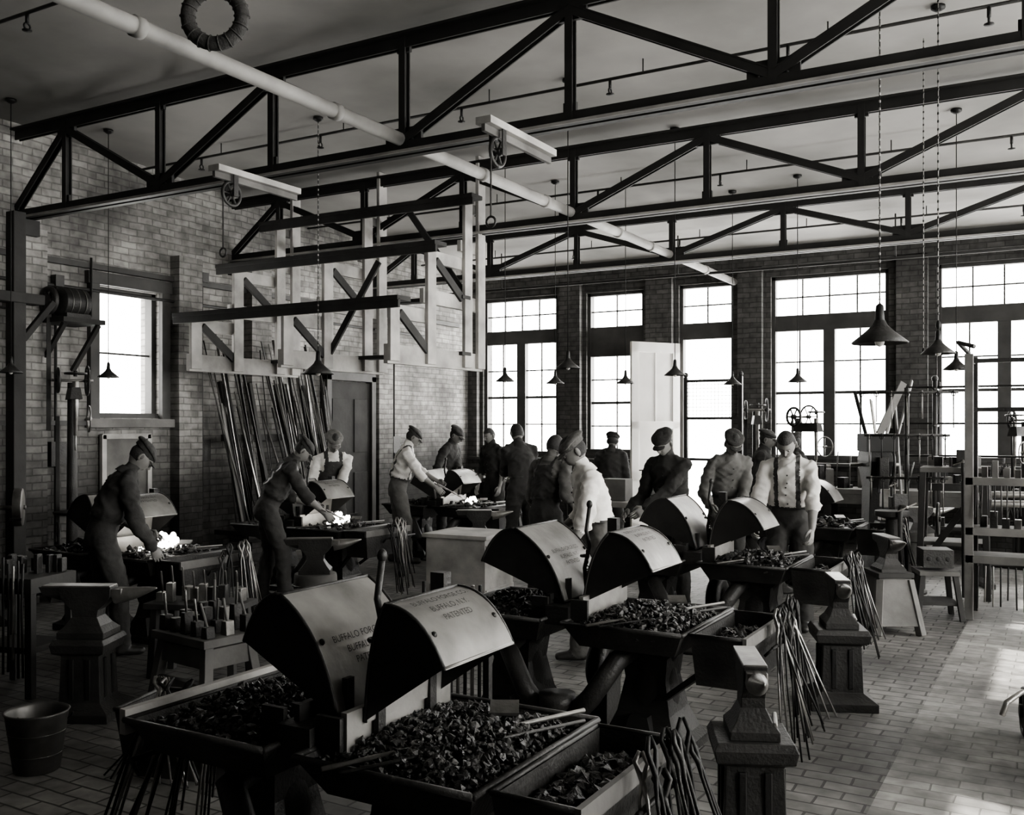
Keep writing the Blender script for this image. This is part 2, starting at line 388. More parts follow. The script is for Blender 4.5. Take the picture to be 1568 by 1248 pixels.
b.finish('hanging_rope_ring', (-3.43+.0, 3.22, 3.64), math.radians(30))
for x, y, z0 in ((-.72, 6.6, 2.4), (-1.0, 8.2, 2.35)):
    b = B(); z = ceil_z(y)-.015
    b.tube([(0, 0, z0), (0, 0, z)], .0035, m_pipe, 5); b.ell((0, 0, z0-.02), (.015, .015, .03), m_dark, 8, 6)
    k = z0
    while k < z: b.ell((0, 0, k), (.007, .007, .011), m_iron, 6, 4); k += .05
    b.finish('pull_chain', (x, y, 0))

# ------------------------------------------------------------------ pendant lamps
def lamp(x, y, z=2.28, r=.15, beads=False):
    b = B(); zc = ceil_z(y); q = r/.16
    b.lathe([(.03*q, .1*q), (.045*q, .07*q), (r*.5, .035*q), (r, -.03*q), (r*.97, -.037*q), (r*.48, .028*q), (.03*q, .06*q)], m_iron, 24, closed=False)
    b.lathe([(.006, .2*q), (.022*q, .185*q), (.026*q, .12*q), (.03*q, .06*q)], m_dark, 12)
    b.lathe([(.004, -.055*q), (.022*q, -.045*q), (.03*q, -.015*q), (.024*q, .03*q), (.014*q, .07*q)], m_bulb, 12)
    b.tube([(0, 0, .18*q), (0, 0, zc-z)], .0045, m_dark, 5)
    if beads:
        k = .25
        while k < zc-z: b.ell((0, 0, k), (.008, .008, .012), m_pipe, 6, 4); k += .05
    b.lathe([(.05, 0), (.05, -.02), (.02, -.04)], m_dark, 12, c=(0, 0, zc-z-.005))
    b.finish('pendant_lamp', (x, y, z))
lamp(-1.09, 6.75, 2.33, .18, True)
lamp(-6.5, 7.45, 2.3, .16, True)
lamp(-.84, 7.7, 2.3, .12); lamp(-.93, 9.96, 2.3, .12)
for x, y in ((-3.85, 7.7), (-3.45, 9.3), (-5.6, 9.6), (-5.37, 10.4), (-4.63, 10.8), (-8.75, 6.75), (-8.8, 5.7), (-2.74, 11.4), (-3.6, 11.7), (-.3, 11.0)):
    lamp(x, y, 2.28, .11)

# ------------------------------------------------------------------ overhead timber rack
b = B()
XS = [-8.46, -7.11, -5.74]
for x in XS:
    b.beam((x, 7.55, 2.45), (x, 9.3, 2.45), .05, .19, m_wood)
    b.beam((x, 8.15, 3.08), (x, 9.3, 3.08), .05, .15, m_wood)
    b.beam((x, 8.85, 3.7), (x, 9.3, 3.7), .05, .12, m_wood)
    for y, z0, z1 in ((7.62, 2.38, 2.95), (8.25, 2.38, 3.58), (8.95, 2.38, 4.2), (9.22, 2.38, ceil_z(9.2)-.01)):
        b.box((x+.045, y, (z0+z1)/2), (.04, .15, z1-z0), m_wood)
    b.box((x, 7.95, 2.87), (.045, .7, .14), m_wood); b.box((x, 8.6, 3.5), (.045, .75, .13), m_wood); b.box((x, 9.1, 4.14), (.045, .35, .1), m_wood2)
    b.beam((x+.04, 7.72, 2.86), (x+.04, 8.2, 2.52), .03, .09, m_wooddk); b.beam((x+.04, 8.35, 3.46), (x+.04, 8.85, 3.12), .03, .09, m_wooddk)
for y, z, o in ((7.62, 2.98, .16), (8.25, 3.61, .16), (8.95, 4.23, .18)):
    b.box((-7.12, y, z), (3.1, .22, .045), m_wooddk); b.box((-7.12, y-.08, z-.05), (3.1, .035, .09), m_wooddk)
b.box((-7.12, 8.9, 2.53), (2.9, .18, .04), m_wooddk); b.box((-7.12, 8.9, 3.14), (2.9, .16, .04), m_wooddk)
b.beam((-5.74, 8.95, 3.2), (-6.5, 8.95, 4.2), .03, .07, m_wooddk); b.beam((-7.11, 8.3, 2.5), (-6.4, 8.3, 3.5), .03, .07, m_wooddk)
b.finish('overhead_timber_rack', bevel=.004)

# ------------------------------------------------------------------ hoods & forges
def bez(a, c, d, n=10):
    return [((1-t)**2*a[0]+2*t*(1-t)*c[0]+t*t*d[0], (1-t)**2*a[1]+2*t*(1-t)*c[1]+t*t*d[1]) for t in [i/n for i in range(n+1)]]
TEXTS = {}
def textmesh(sz):
    if sz in TEXTS: return TEXTS[sz]
    cu = bpy.data.curves.new('t', 'FONT'); cu.body = "BUFFALO FORGE CO.\nBUFFALO, N.Y.\nPATENTED"; cu.size = sz; cu.align_x = 'CENTER'; cu.space_line = 1.25
    o = bpy.data.objects.new('t', cu); bpy.context.collection.objects.link(o); dg = bpy.context.evaluated_depsgraph_get()
    me = bpy.data.meshes.new_from_object(o.evaluated_get(dg)); r = ([tuple(v.co) for v in me.vertices], [tuple(p.vertices) for p in me.polygons])
    bpy.data.objects.remove(o); TEXTS[sz] = r; return r
def hood(b, sg, text=True, lit=m_sheet, hw=.24, shp=(.2, .48, .97), cx=.0):
    tx, px, pz = shp
    back = bez((.05, .78), (.03+tx*.25, 1.06), (tx, 1.17)); top = bez((tx, 1.17), (tx*.4+px*.6, 1.175), (px, pz))
    for prof, mt in ((back, lit), (top, lit)):
        vs = []; fs = []
        for off in (0, .008):
            for (x, z) in prof:
                for y in (-hw, hw): vs.append((cx+sg*(x+off), y, z-off*.5))
        n = len(prof)
        for k in (0, 1):
            for i in range(n-1):
                a = k*2*n+2*i; fs.append((a, a+1, a+3, a+2))
        b.add(vs, fs, mt, True)
    for y in (-hw, hw):
        pts = back+top[1:]+bez(top[-1], (px*.5, .87), back[0])[1:-1]
        vs = [(cx+sg*p[0], y, p[1]) for p in pts]; b.add(vs, [tuple(range(len(vs)))], m_sheetdk)  # side panels painted dark as the hood's shaded sides
        for e in (back, top): b.tube([(cx+sg*p[0], y, p[1]) for p in e], .007, m_iron, 6)
    for p in (back[0], back[-1], top[-1]): b.tube([(cx+sg*p[0], -hw, p[1]), (cx+sg*p[0], hw, p[1])], .007, m_iron if p != top[-1] else m_sheet, 6)
    for e in (back[5], top[7]):
        for y in (-hw+.03, hw-.03): b.ell((cx+sg*e[0], y, e[1]), (.012, .012, .012), m_iron, 8, 5)
    b.beam((cx+sg*.06, -hw*.7, .68), (cx+sg*.06, -hw*.7, .9), .02, .04, m_iron); b.beam((cx+sg*.06, hw*.7, .68), (cx+sg*.06, hw*.7, .9), .02, .04, m_iron)
    if text:
        vs, fs = textmesh(.034)
        prof = top if sg > 0 else back[::-1]
        L = [0]
        for i in range(len(prof)-1): L.append(L[-1]+math.dist(prof[i], prof[i+1]))
        def at(q):
            q = min(max(q, 0), L[-1]*.999)
            for i in range(len(L)-1):
                if q <= L[i+1]:
                    t = (q-L[i])/(L[i+1]-L[i]); p0, p1 = prof[i], prof[i+1]; dx = p1[0]-p0[0]; dz = p1[1]-p0[1]; l = math.hypot(dx, dz)
                    return (sg*(p0[0]+dx*t), p0[1]+dz*t, sg*dx/l, dz/l)
        out = []
        for v in vs:
            x, z, dx, dz = at((.08 if sg > 0 else .24)-v[1])
            nx, nz = -dz, dx
            out.append((cx+x+nx*.007, v[0], z+nz*.007))
        b.add(out, fs, m_paint)
def tray(b, cx, hx, hy, zt, depth, mat, fl=.8, th=.02, cy=0):
    for s0 in (0, 1):
        k = th*s0
        S = [(zt-depth+k, hx*fl-k, hy*fl-k), (zt, hx-k, hy-k)]
        vs = []
        for z, a, c in S:
            for p, q in ((-1, -1), (1, -1), (1, 1), (-1, 1)): vs.append((cx+p*a, cy+q*c, z))
        fs = [(0, 1, 5, 4), (1, 2, 6, 5), (2, 3, 7, 6), (3, 0, 4, 7), (0, 1, 2, 3)]
        b.add(vs, fs, mat)
    r = th*.8
    P = [(cx-hx, cy-hy), (cx+hx, cy-hy), (cx+hx, cy+hy), (cx-hx, cy+hy)]
    for i in range(4):
        p, q = P[i], P[(i+1) % 4]; b.tube([(p[0], p[1], zt), (q[0], q[1], zt)], r*.75, mat, 6)
def tongs(b, top, bot, mat=m_dark, r=.0065):
    top = Vector(top); bot = Vector(bot); d = (bot-top); s = Vector((-d.y, d.x, 0))
    if s.length < 1e-4: s = Vector((1, 0, 0))
    s = (s.normalized()+Vector((R(-.6, .6), R(-.6, .6), 0))).normalized()
    for k in (-1, 1):
        b.tube([top-d*.16+s*k*.004, top-d*.1+s*k*.02, top, top+d*.1-s*k*.012, top+d*.5-s*k*.018, bot-s*k*R(.02, .04)], [r, r*1.3, r*1.5, r, r*.9, r*.8], mat, 6)
def forge(loc, fire=None, coals=(240, 240), hooded=(1, 1), text=True, rz=0, lever=True, tubs=(1, 1), shp=((.3, .52, .98), (.2, .48, .96)), cx=.04, csz=.024, fk=1.0, paleboard=False, hws=(.24, .22)):
    b = B(); zt = .70
    for sx in (-1, 1):
        T = Matrix.Translation((sx*.42, 0, 0))
        b.secs([(0, .25, .25), (.05, .25, .25), (.08, .2, .2), (.2, .15, .15), (.38, .115, .115), (.5, .13, .13), (.57, .22, .22), (.6, .25, .25)], m_iron, T)
        for y in (-.18, .18): b.box((sx*.42, y, .12), (.2, .12, .16), m_blackgap, top=(.5, .6))  # black blocks paint the shade of the pedestal openings
        b.lathe([(.13, .1), (.15, .3), (.12, .45), (.2, .6)], m_iron, 18, T=T)
        tray(b, sx*.4, .335, .42, zt, .13, m_iron)
        b.mound((sx*.4, 0, zt-.05), .29, .37, .07, m_coal)
        n = coals[0] if sx < 0 else coals[1]
        b.rocks((sx*.4, 0, zt-.045), .29, .38, n, csz if n > 150 else .032, m_coal, .085, m_ash)
        b.box((sx*.1+cx*.5, 0, zt+.05), (.025, .6, .15), m_sheet if sx > 0 else m_sheetdk)  # right plate in the lit sheet tone, left in the shaded one
        b.box((sx*.12, -.31, zt+.05), (.1, .02, .12), m_iron)
        if hooded[0 if sx < 0 else 1]: hood(b, sx, text, shp=shp[0 if sx < 0 else 1], cx=cx, hw=hws[0 if sx < 0 else 1])
        if tubs[0 if sx < 0 else 1]:
            tray(b, sx*.9, .14, .36, zt+.0, .26, m_iron, .88, .016)
            b.box((sx*.9, 0, zt-.12), (.2, .58, .02), m_coal); b.rocks((sx*.9, 0, zt-.09), .1, .28, max(20, n//4), .02, m_coal, .03, m_ash)
            b.box((sx*1.04, 0, zt-.02), (.02, .74, .06), m_wood2)
            b.beam((sx*.8, -.25, zt-.2), (sx*.55, -.15, .3), .03, .03, m_iron)
            b.beam((sx*.8, .25, zt-.2), (sx*.55, .15, .3), .03, .03, m_iron)
        b.tube([(sx*.36, 0, .56), (sx*.33, -.3, .5), (sx*.2, -.34, .3), (sx*.03, -.34, .12)], .055, m_iron, 12)
    if paleboard: b.box((-.745, 0, zt-.01), (.03, .84, .09), m_wood)
    b.lathe([(.14, 0), (.14, .03), (.075, .06), (.07, .2), (.1, .24), (.1, .3)], m_iron, 16, c=(0, -.34, 0))
    b.box((0, 0, .72), (.14, .7, .1), m_iron); b.box((cx, .3, .95), (.06, .05, .5), m_iron)
    b.torus((0, .28, .32), .13, .06, m_iron, 'X', 24, 10); b.box((0, .28, .15), (.12, .2, .3), m_iron)
    if lever:
        b.tube([(cx+.02, -.1, .74), (cx+.0, -.1, .95), (cx+.03, -.1, 1.08), (cx+.01, -.1, 1.16), (cx+.03, -.1, 1.3)], .012, m_iron, 8); b.ell((cx+.03, -.1, 1.31), (.018, .018, .024), m_iron, 10, 6)
        b.torus((cx, -.1, 1.02), .02, .008, m_iron, 'Z', 12, 6)
        for k in range(9): b.torus((cx+.03, -.13, 1.05-k*.03), .011, .0035, m_iron, 'XY'[k % 2], 8, 4)
    b.tube([(.25, -.5, zt+.02), (.7, .38, zt+.04)], .008, m_steel, 6); b.tube([(.32, -.5, zt+.02), (.74, .3, zt+.03)], .006, m_iron, 6)
    b.box((.5, .16, zt+.075), (.1, .08, .012), m_steel, rz=.5, rx=.3)
    o = b.finish('blacksmith_forge', loc, rz)
    if fire:
        f = B(); fx = fire*.4
        for i in range(26):
            x = fx+R(-.1, .1)*fk; y = R(-.14, .14)*fk; k = max(.1, 1-math.hypot((x-fx)/.14, y/.17)*.8); h = R(.02, .15)*k*fk
            rr = R(.014, .03)*fk
            f.ell((x, y, zt+.05+h), (rr, rr, rr*R(1, 2.2)), m_fire, 8, 6)
        f.rocks((fx, 0, zt+.03), .13*fk, .17*fk, 60, .016, m_fire, .05)
        c = f.finish('fire', (0, 0, 0)); c.parent = o
    return o
def tong_bundle(x, y, n, zt=.68, dx=.12, dy=.2, lean=(.1, -.05), name='tongs_bundle', sd=1):
    b = B()
    for i in range(n):
        px = R(-dx*.3, dx*.3); py = R(-dy, dy)
        tongs(b, (px, py, zt+R(-.03, .06)), (px+lean[0]+R(-.06, .1), py*1.4+lean[1]+R(-.05, .05), R(.02, .25)), random.choice([m_dark, m_dark, m_steel, m_iron]))
    b.tube([(-.02*sd, -dy*1.2, zt-.06), (-.02*sd, dy*1.2, zt-.06)], .01, m_dark, 6)
    b.tube([(-.02*sd, -dy*1.2, zt-.06), (-.06*sd, -dy*1.2, zt-.1)], .008, m_dark, 6); b.tube([(-.02*sd, dy*1.2, zt-.06), (-.06*sd, dy*1.2, zt-.1)], .008, m_dark, 6)
    b.finish(name, (x, y, 0))
FC = [(-2.2, 2.75), (-2.42, 5.05), (-2.55, 7.6), (-2.65, 10.65)]
forge((FC[0][0], FC[0][1], 0), coals=(1200, 3000), csz=.0135, shp=((.3, .47, .99), (.13, .36, .99)), cx=.14, paleboard=True, tubs=(0, 1), hws=(.24, .215))
forge((FC[1][0], FC[1][1], 0), coals=(500, 1300), csz=.016, tubs=(0, 1), shp=((.36, .58, .97), (.2, .45, .98)), cx=.05, hws=(.26, .22))
forge((FC[2][0], FC[2][1], 0), coals=(200, 400), text=False, tubs=(0, 1), csz=.022); forge((FC[3][0], FC[3][1], 0), coals=(90, 120), text=False, tubs=(0, 1))
FL = [(-6.93, 5.55), (-7.05, 7.95), (-7.25, 10.85)]
sl = ((.18, .44, .98), (.15, .38, 1.0))
forge((FL[0][0], FL[0][1], 0), fire=1, coals=(120, 260), shp=sl, cx=-.05, tubs=(0, 1)); forge((FL[1][0], FL[1][1], 0), fire=1, coals=(100, 120), shp=sl, fk=.65, tubs=(0, 1)); forge((FL[2][0], FL[2][1], 0), fire=1, coals=(90, 90), text=False, fk=.5, shp=sl, tubs=(0, 1))
for (x, y), n in zip(FC+FL, (12, 14, 10, 6, 12, 10, 7)): tong_bundle(x+1.13, y+.12, n)
tong_bundle(FC[0][0]-.82, FC[0][1]-.1, 12, lean=(-.12, -.05), zt=.58, sd=-1)
b = B()
b.box((0, 0, .9), (.36, .03, .03), m_iron); b.box((-.17, 0, .45), (.03, .03, .9), m_iron); b.box((.17, 0, .45), (.03, .03, .9), m_iron)
b.box((0, 0, .015), (.46, .3, .03), m_iron)
for i in range(9): x = -.15+i*.037; b.tube([(x, -.03, .35+R(0, .2)), (x, -.025, .95), (x+.005, -.03, 1.02+R(0, .05))], .009, m_steel if i % 2 else m_dark, 6)
b.finish('tool_stand', (-2.37, 3.62, 0))

# ------------------------------------------------------------------ anvils
def anvil_geo(b, z, T, s=1.0):
    TT = T @ Matrix.Translation((0, 0, z)) @ Matrix.Diagonal((s, s, 1, 1))
    b.secs([(0, .15, .125), (.035, .15, .125), (.07, .115, .09), (.12, .08, .062), (.16, .085, .06), (.2, .13, .058), (.235, .16, .06), (.3, .165, .06)], m_iron, TT)
    b.secs([(.215, .005, .03, -.165), (.25, .06, .055, -.215), (.298, .07, .058, -.23)], m_iron, TT)
    b.box((-.06, 0, .302), (.44, .118, .01), m_steel, T=TT)
    b.box((.19, 0, .262), (.08, .1, .05), m_steel, T=TT)
    b.tube([(.17, 0, .24), (.24, 0, .248), (.32, 0, .262), (.4, 0, .28), (.44, 0, .288)], [(.055, .05), (.05, .045), (.037, .033), (.018, .016), (.006, .006)], m_steel, 14, xa=(0, 1, 0), T=TT)
def anvil(x, y, rz, kind, z=.48, name='anvil', s=1.0):
    b = B(); I = Matrix.Identity(4)
    if kind == 'iron':
        b.secs([(0, .2, .2), (.05, .2, .2), (.07, .17, .17), (.1, .125, .125), (z-.1, .115, .115), (z-.08, .155, .155), (z-.03, .165, .165), (z, .15, .15)], m_iron)
        for a in (0, math.pi/2, math.pi, -math.pi/2):
            T = Matrix.Rotation(a, 4, 'Z'); b.box((.122, .05, z/2), (.014, .03, z*.5), m_dark, T=T); b.box((.122, -.05, z/2), (.014, .03, z*.5), m_dark, T=T)
    elif kind == 'stump':
        b.lathe([(.21, 0), (.2, .05), (.185, z-.03), (.18, z)], m_wood2, 20)
        for k in (.12, z-.1): b.torus((0, 0, k), .195, .01, m_iron, 'Z', 28, 6)
    else:
        b.secs([(.08, .26, .19), (z, .15, .13)], m_wood2)
        for sx in (-1, 1):
            for sy in (-1, 1): b.beam((sx*.25, sy*.18, 0), (sx*.14, sy*.12, z-.05), .06, .06, m_wood2)
        b.box((0, 0, z-.01), (.36, .3, .04), m_wooddk)
    anvil_geo(b, z, I, s)
    b.tube([(.1, .08, z+.06), (-.1, .11, z+.05)], .012, m_steel, 6)
    b.finish(name, (x, y, 0), rz, bevel=.004)
anvil(-1.14, 3.96, math.radians(-66), 'iron', .49, s=.8)
anvil(-1.27, 6.35, math.radians(-68), 'iron', .49, s=.8)
anvil(-1.36, 8.85, math.radians(-60), 'stand', .5, s=.85)
anvil(-5.17, 3.85, math.radians(28), 'iron', .48, s=.95)
anvil(-5.7, 6.5, math.radians(35), 'stump', .47, s=.9)
anvil(-5.95, 9.6, math.radians(30), 'stump', .47, s=.9)
anvil(-1.6, 12.6, math.radians(30), 'stump', .47)

b = B()
b.box((0, 0, .44), (.56, .42, .05), m_wood2); b.box((0, 0, .34), (.5, .36, .12), m_wood2)
for sx in (-1, 1):
    for sy in (-1, 1): b.beam((sx*.28, sy*.2, 0), (sx*.22, sy*.15, .42), .06, .06, m_wood2)
b.box((0, -.18, .16), (.46, .03, .06), m_wood2)
for i in range(5):
    for j in range(3):
        x = -.22+i*.11; y = -.14+j*.14; h = R(.07, .16); b.box((x, y, .465+h/2), (.065, .06, h), random.choice([m_steel, m_iron, m_iron]), top=(R(.6, 1), 1)); 
        if random.random() < .5: b.tube([(x, y, .465+h*.7), (x+R(-.05, .05), y-.02, .465+h+.14)], .009, random.choice([m_wood2, m_steel]), 6)
b.finish('swage_tool_stand', (-4.72, 4.36, 0), math.radians(-8), bevel=.004)
b = B(); b.box((0, 0, .5), (.7, .34, .04), m_wooddk)
b.box((0, 0, .25), (.6, .04, .3), m_wooddk)
for sx in (-1, 1):
    for sy in (-1, 1): b.beam((sx*.3, sy*.14, 0), (sx*.28, sy*.12, .48), .05, .05, m_wooddk)
for i in range(8):
    x = -.28+i*.08; h = R(.06, .14); b.box((x, R(-.08, .08), .52+h/2), (.05, .07, h), random.choice([m_steel, m_iron]), rz=R(-.3, .3))
    b.tube([(x, -.02, .52+h*.7), (x+.03, -.1, .56+h+R(.05, .15))], .008, m_steel, 6)
b.finish('tool_bench', (-5.3, 4.85, 0), math.radians(20), bevel=.004)
b = B(); tray(b, 0, .34, .2, .34, .24, m_iron, .9); b.box((0, 0, .24), (.56, .3, .01), m_blackgap); b.box((0, 0, .05), (.5, .3, .1), m_wooddk)
for i in range(9): tongs(b, (R(-.25, .25), -.1, .42), (R(-.3, .3), -.32, .05), random.choice([m_dark, m_steel]))
b.finish('quench_trough', (-3.85, 3.5, 0), math.radians(15))
b = B(); b.box((0, 0, .72), (.5, .42, .1), m_wooddk); b.box((0, 0, .3), (.44, .36, .04), m_wooddk)
for sx in (-1, 1):
    for sy in (-1, 1): b.beam((sx*.23, sy*.19, 0), (sx*.22, sy*.18, .7), .05, .05, m_wooddk)
for i in range(12):
    x = -.21+i*.038; b.tube([(x, -.23, .1+R(0, .2)), (x+R(-.01, .01), -.235, .6), (x, -.23, .85+R(0, .06))], .009, random.choice([m_steel, m_dark]), 6)
    b.box((x+.01, R(-.1, .12), .82), (.03, .05, R(.08, .16)), m_iron)
b.finish('tongs_rack', (-6.05, 4.0, 0), math.radians(15), bevel=.004)
b = B(); b.lathe([(.105, 0), (.11, .005), (.15, .29), (.158, .3), (.15, .305), (.142, .29), (.1, .03), (.0, .03)], m_galv, 28)
for z in (.09, .2): b.torus((0, 0, z), .107+z*.145, .004, m_galv, 'Z', 28, 5)
pts = [(.16*math.cos(a), .05, .28-.1*math.sin(a)*.6) for a in [math.pi*i/12 for i in range(13)]]; b.tube(pts, .005, m_dark, 6)
b.finish('bucket', (-4.57, 3.1, 0), .5)
b = B(); b.box((0, 0, .33), (.66, .62, .64), m_wood); b.box((0, 0, .665), (.72, .68, .04), m_wood)
for z in (.12, .55): b.box((.335, 0, z), (.02, .6, .08), m_wood)
b.box((0, 0, .02), (.62, .58, .04), m_wooddk)
b.finish('wooden_chest', (-5.25, 8.3, 0), math.radians(4), bevel=.005)

# ------------------------------------------------------------------ machines etc.
b = B()
for x, y in ((0, 0), (0, .5), (1.6, 0), (1.6, .5)): b.box((x, y, 1.2), (.07, .07, 2.4), m_iron if y else m_wood2)
for z in (.55, .8, 1.25): b.box((.8, .25, z), (1.6, .5, .035), m_wood2); b.box((.8, -.02, z), (1.66, .03, .07), m_wood2)
for z in (2.35, 1.9): b.beam((0, 0, z), (0, .5, z), .03, .04, m_iron); b.beam((0, .25, z), (1.6, .25, z), .03, .04, m_iron)
for i in range(26): x = .08+i*.06; b.tube([(x, -.06, .5), (x+R(-.01, .01), -.07, .1+R(0, .15))], .008, random.choice([m_dark, m_steel]), 6)
for i in range(30): x = .06+i*.05; b.tube([(x, -.05, 1.22), (x+R(-.01, .01), -.06, .9+R(0, .1))], .007, random.choice([m_dark, m_iron]), 6)
for i in range(16): x = .1+i*.095; h = R(.06, .16); b.box((x, R(.05, .4), .82+h/2), (.06, .08, h), random.choice([m_steel, m_iron])); b.box((x, R(.05, .4), 1.27+h/2), (.05, .07, h), random.choice([m_wood2, m_iron]))
b.tube([(0, 0, 2.4), (-.08, -.1, 2.5), (.06, -.2, 2.45)], .02, m_iron, 8)
b.finish('tool_shelf_rack', (-.8, 9.7, 0), bevel=.003)

def vise(b, x, y, z, T=None):
    b.box((x, y, z+.1), (.12, .09, .1), m_iron); b.box((x, y-.1, z+.12), (.13, .04, .13), m_iron, top=(1, .7)); b.tube([(x, y-.02, z+.07), (x, y-.26, z+.07)], .015, m_steel, 8); b.tube([(x-.09, y-.25, z+.03), (x+.09, y-.25, z+.11)], .008, m_steel, 6)
    b.tube([(x, y-.09, z+.06), (x, y-.1, .03)], [.025, .015], m_iron, 8)
b = B()
b.box((0, 0, .84), (6.2, .62, .07), m_wood2); b.box((0, -.29, .74), (6.2, .03, .14), m_wood2)
for i in range(6):
    x = -2.95+i*1.18; b.box((x, -.22, .4), (.09, .09, .8), m_wooddk); b.box((x, .22, .4), (.09, .09, .8), m_wooddk); b.box((x, 0, .2), (.05, .45, .07), m_wooddk)
for i in range(4): vise(b, -2.4+i*1.5, -.24, .87)
for i in range(60): x = R(-3, 3); h = R(.04, .32); b.box((x, R(-.1, .25), .875+h/2), (R(.05, .16), R(.05, .12), h), random.choice([m_iron, m_steel, m_wood2, m_dark]), rz=R(0, 3))
for i in range(14): x = R(-3, 3); b.tube([(x, R(-.1, .2), .88), (x+R(-.1, .1), .2, .95+R(.2, .6))], .01, m_iron, 6)
b.finish('workbench', (-1.2, 14.3, 0), bevel=.004)
b = B()
b.box((0, 0, .84), (3.0, .6, .07), m_wood2)
for x in (-1.4, 0, 1.4): b.box((x, -.22, .4), (.09, .09, .8), m_wooddk); b.box((x, .22, .4), (.09, .09, .8), m_wooddk)
vise(b, -.8, -.24, .87); vise(b, .7, -.24, .87)
for i in range(16): x = R(-1.4, 1.4); h = R(.04, .2); b.box((x, R(-.1, .25), .875+h/2), (R(.05, .16), R(.05, .12), h), random.choice([m_iron, m_steel, m_wood2]), rz=R(0, 3))
b.finish('workbench', (-7.7, 14.3, 0), bevel=.004)

def drill_press(x, y, rz, h=1.9, s=1.):
    b = B()
    b.box((0, 0, .04), (.5, .65, .08), m_iron, top=(.9, .9)); b.tube([(0, .15, .06), (0, .15, h)], [.06, .045], m_iron, 14)
    b.lathe([(.2, 0), (.21, .03), (.05, .05), (.04, .12)], m_iron, 20, c=(0, -.12, .85)); b.box((0, .03, .88), (.08, .26, .08), m_iron)
    b.box((0, 0, h-.12), (.12, .46, .12), m_iron, top=(.7, .9)); b.tube([(0, -.16, h), (0, -.16, h-.55)], [.03, .018], m_steel, 10); b.tube([(0, -.16, h-.55), (0, -.16, h-.7)], .01, m_steel, 6)
    b.wheel((.14, .1, h+.02), .15, .012, m_iron, 'X'); b.wheel((-.14, .15, .55), .2, .016, m_iron, 'X'); b.wheel((.12, -.2, h-.38), .13, .009, m_steel, 'X', 4)
    b.wheel((-.14, .1, h+.02), .12, .016, m_iron, 'X'); b.wheel((0, -.16, h+.08), .1, .01, m_iron, 'Z', 4)
    b.tube([(-.2, .12, h+.02), (.2, .12, h+.02)], .014, m_steel, 8); b.box((-.14, .12, 1.2), (.04, .01, 1.3), m_wooddk)
    b.finish('drill_press', (x, y, 0), rz, bevel=.004)
drill_press(-3.75, 13.3, math.radians(20), 1.95); drill_press(-8.9, 6.45, math.radians(60), 2.2)
drill_press(-3.05, 13.2, math.radians(60), 1.85); drill_press(-.55, 13.65, math.radians(-20), 1.8)
b = B()
b.secs([(0, .3, .4), (.1, .3, .4), (.15, .16, .3), (.6, .11, .16, 0), (1.05, .1, .17), (1.35, .12, .3), (1.5, .1, .28)], m_dark)
b.secs([(0, .2, .2), (.5, .16, .16), (.7, .1, .1)], m_iron, T=Matrix.Translation((0, -.45, 0))); b.box((0, -.32, 1.2), (.1, .1, .4), m_iron); b.box((0, -.38, .95), (.09, .09, .2), m_steel); b.box((0, -.43, .76), (.14, .14, .1), m_steel)
b.wheel((.18, .1, 1.3), .22, .022, m_iron, 'X'); b.tube([(-.25, .1, 1.3), (.3, .1, 1.3)], .02, m_steel, 8); b.box((0, -.1, 1.56), (.34, .42, .2), m_blackgap)
b.tube([(.05, -.6, .1), (.1, -.8, .08), (-.1, -.8, .08)], .015, m_iron, 6)
b.beam((.05, 0, 1.65), (.35, .1, 2.25), .02, .09, m_wood2); b.beam((-.1, 0, 1.65), (-.2, .1, 2.15), .02, .04, m_wooddk)
b.finish('power_hammer', (-1.95, 11.75, 0), math.radians(25), bevel=.008)
b = B(); b.box((0, 0, 1.3), (.62, .5, .05), m_wood2); b.box((0, 0, .55), (.58, .46, .04), m_wood2)
for sx in (-1, 1):
    for sy in (-1, 1): b.beam((sx*.32, sy*.24, 0), (sx*.28, sy*.22, 1.28), .06, .06, m_wooddk)
b.beam((-.3, -.25, .3), (.28, -.24, 1.2), .03, .06, m_wooddk); b.beam((-.3, .24, 1.1), (.3, .24, 1.1), .03, .08, m_wooddk)
vise(b, .1, -.2, 1.325); b.wheel((-.15, 0, .78), .16, .015, m_iron, 'X')
for i in range(6): b.box((R(-.25, .25), R(-.15, .2), 1.33+.05), (.09, .08, .1), random.choice([m_iron, m_steel]), rz=R(0, 3))
b.finish('tall_machine_table', (-1.05, 11.0, 0), math.radians(3), bevel=.004)
b = B()
for x in (0, 1.3, 2.6):
    b.tube([(x, 0, 0), (x, 0, 2.3)], .028, m_iron, 10); b.tube([(x, .35, 0), (x, .35, 2.3)], .028, m_iron, 10); b.ell((x, 0, 2.33), (.04, .04, .04), m_iron, 10, 6)
    for z in (1.35, 1.75, 2.2): b.tube([(x, -.1, z), (x, .4, z)], .018, m_iron, 8)
for z in (1.35, 1.75, 2.2):
    for k in range(4): b.tube([(-.3+R(-.2, .2), .03+k*.08, z+.03), (2.9, .03+k*.08, z+.03)], .011, random.choice([m_iron, m_steel, m_dark]), 6)
for i in range(14): x = R(0, 2.6); b.tube([(x, -.06, 1.3), (x+R(-.03, .03), -.08, .7+R(0, .2))], .009, m_dark, 6)
b.box((1.3, .17, .5), (2.7, .4, .04), m_wooddk)
for i in range(18): h = R(.1, .4); b.box((R(.05, 2.5), R(.05, .3), .52+h/2), (R(.06, .16), .1, h), random.choice([m_iron, m_steel, m_wooddk]))
b.finish('bar_rack', (-1.45, 12.95, 0))
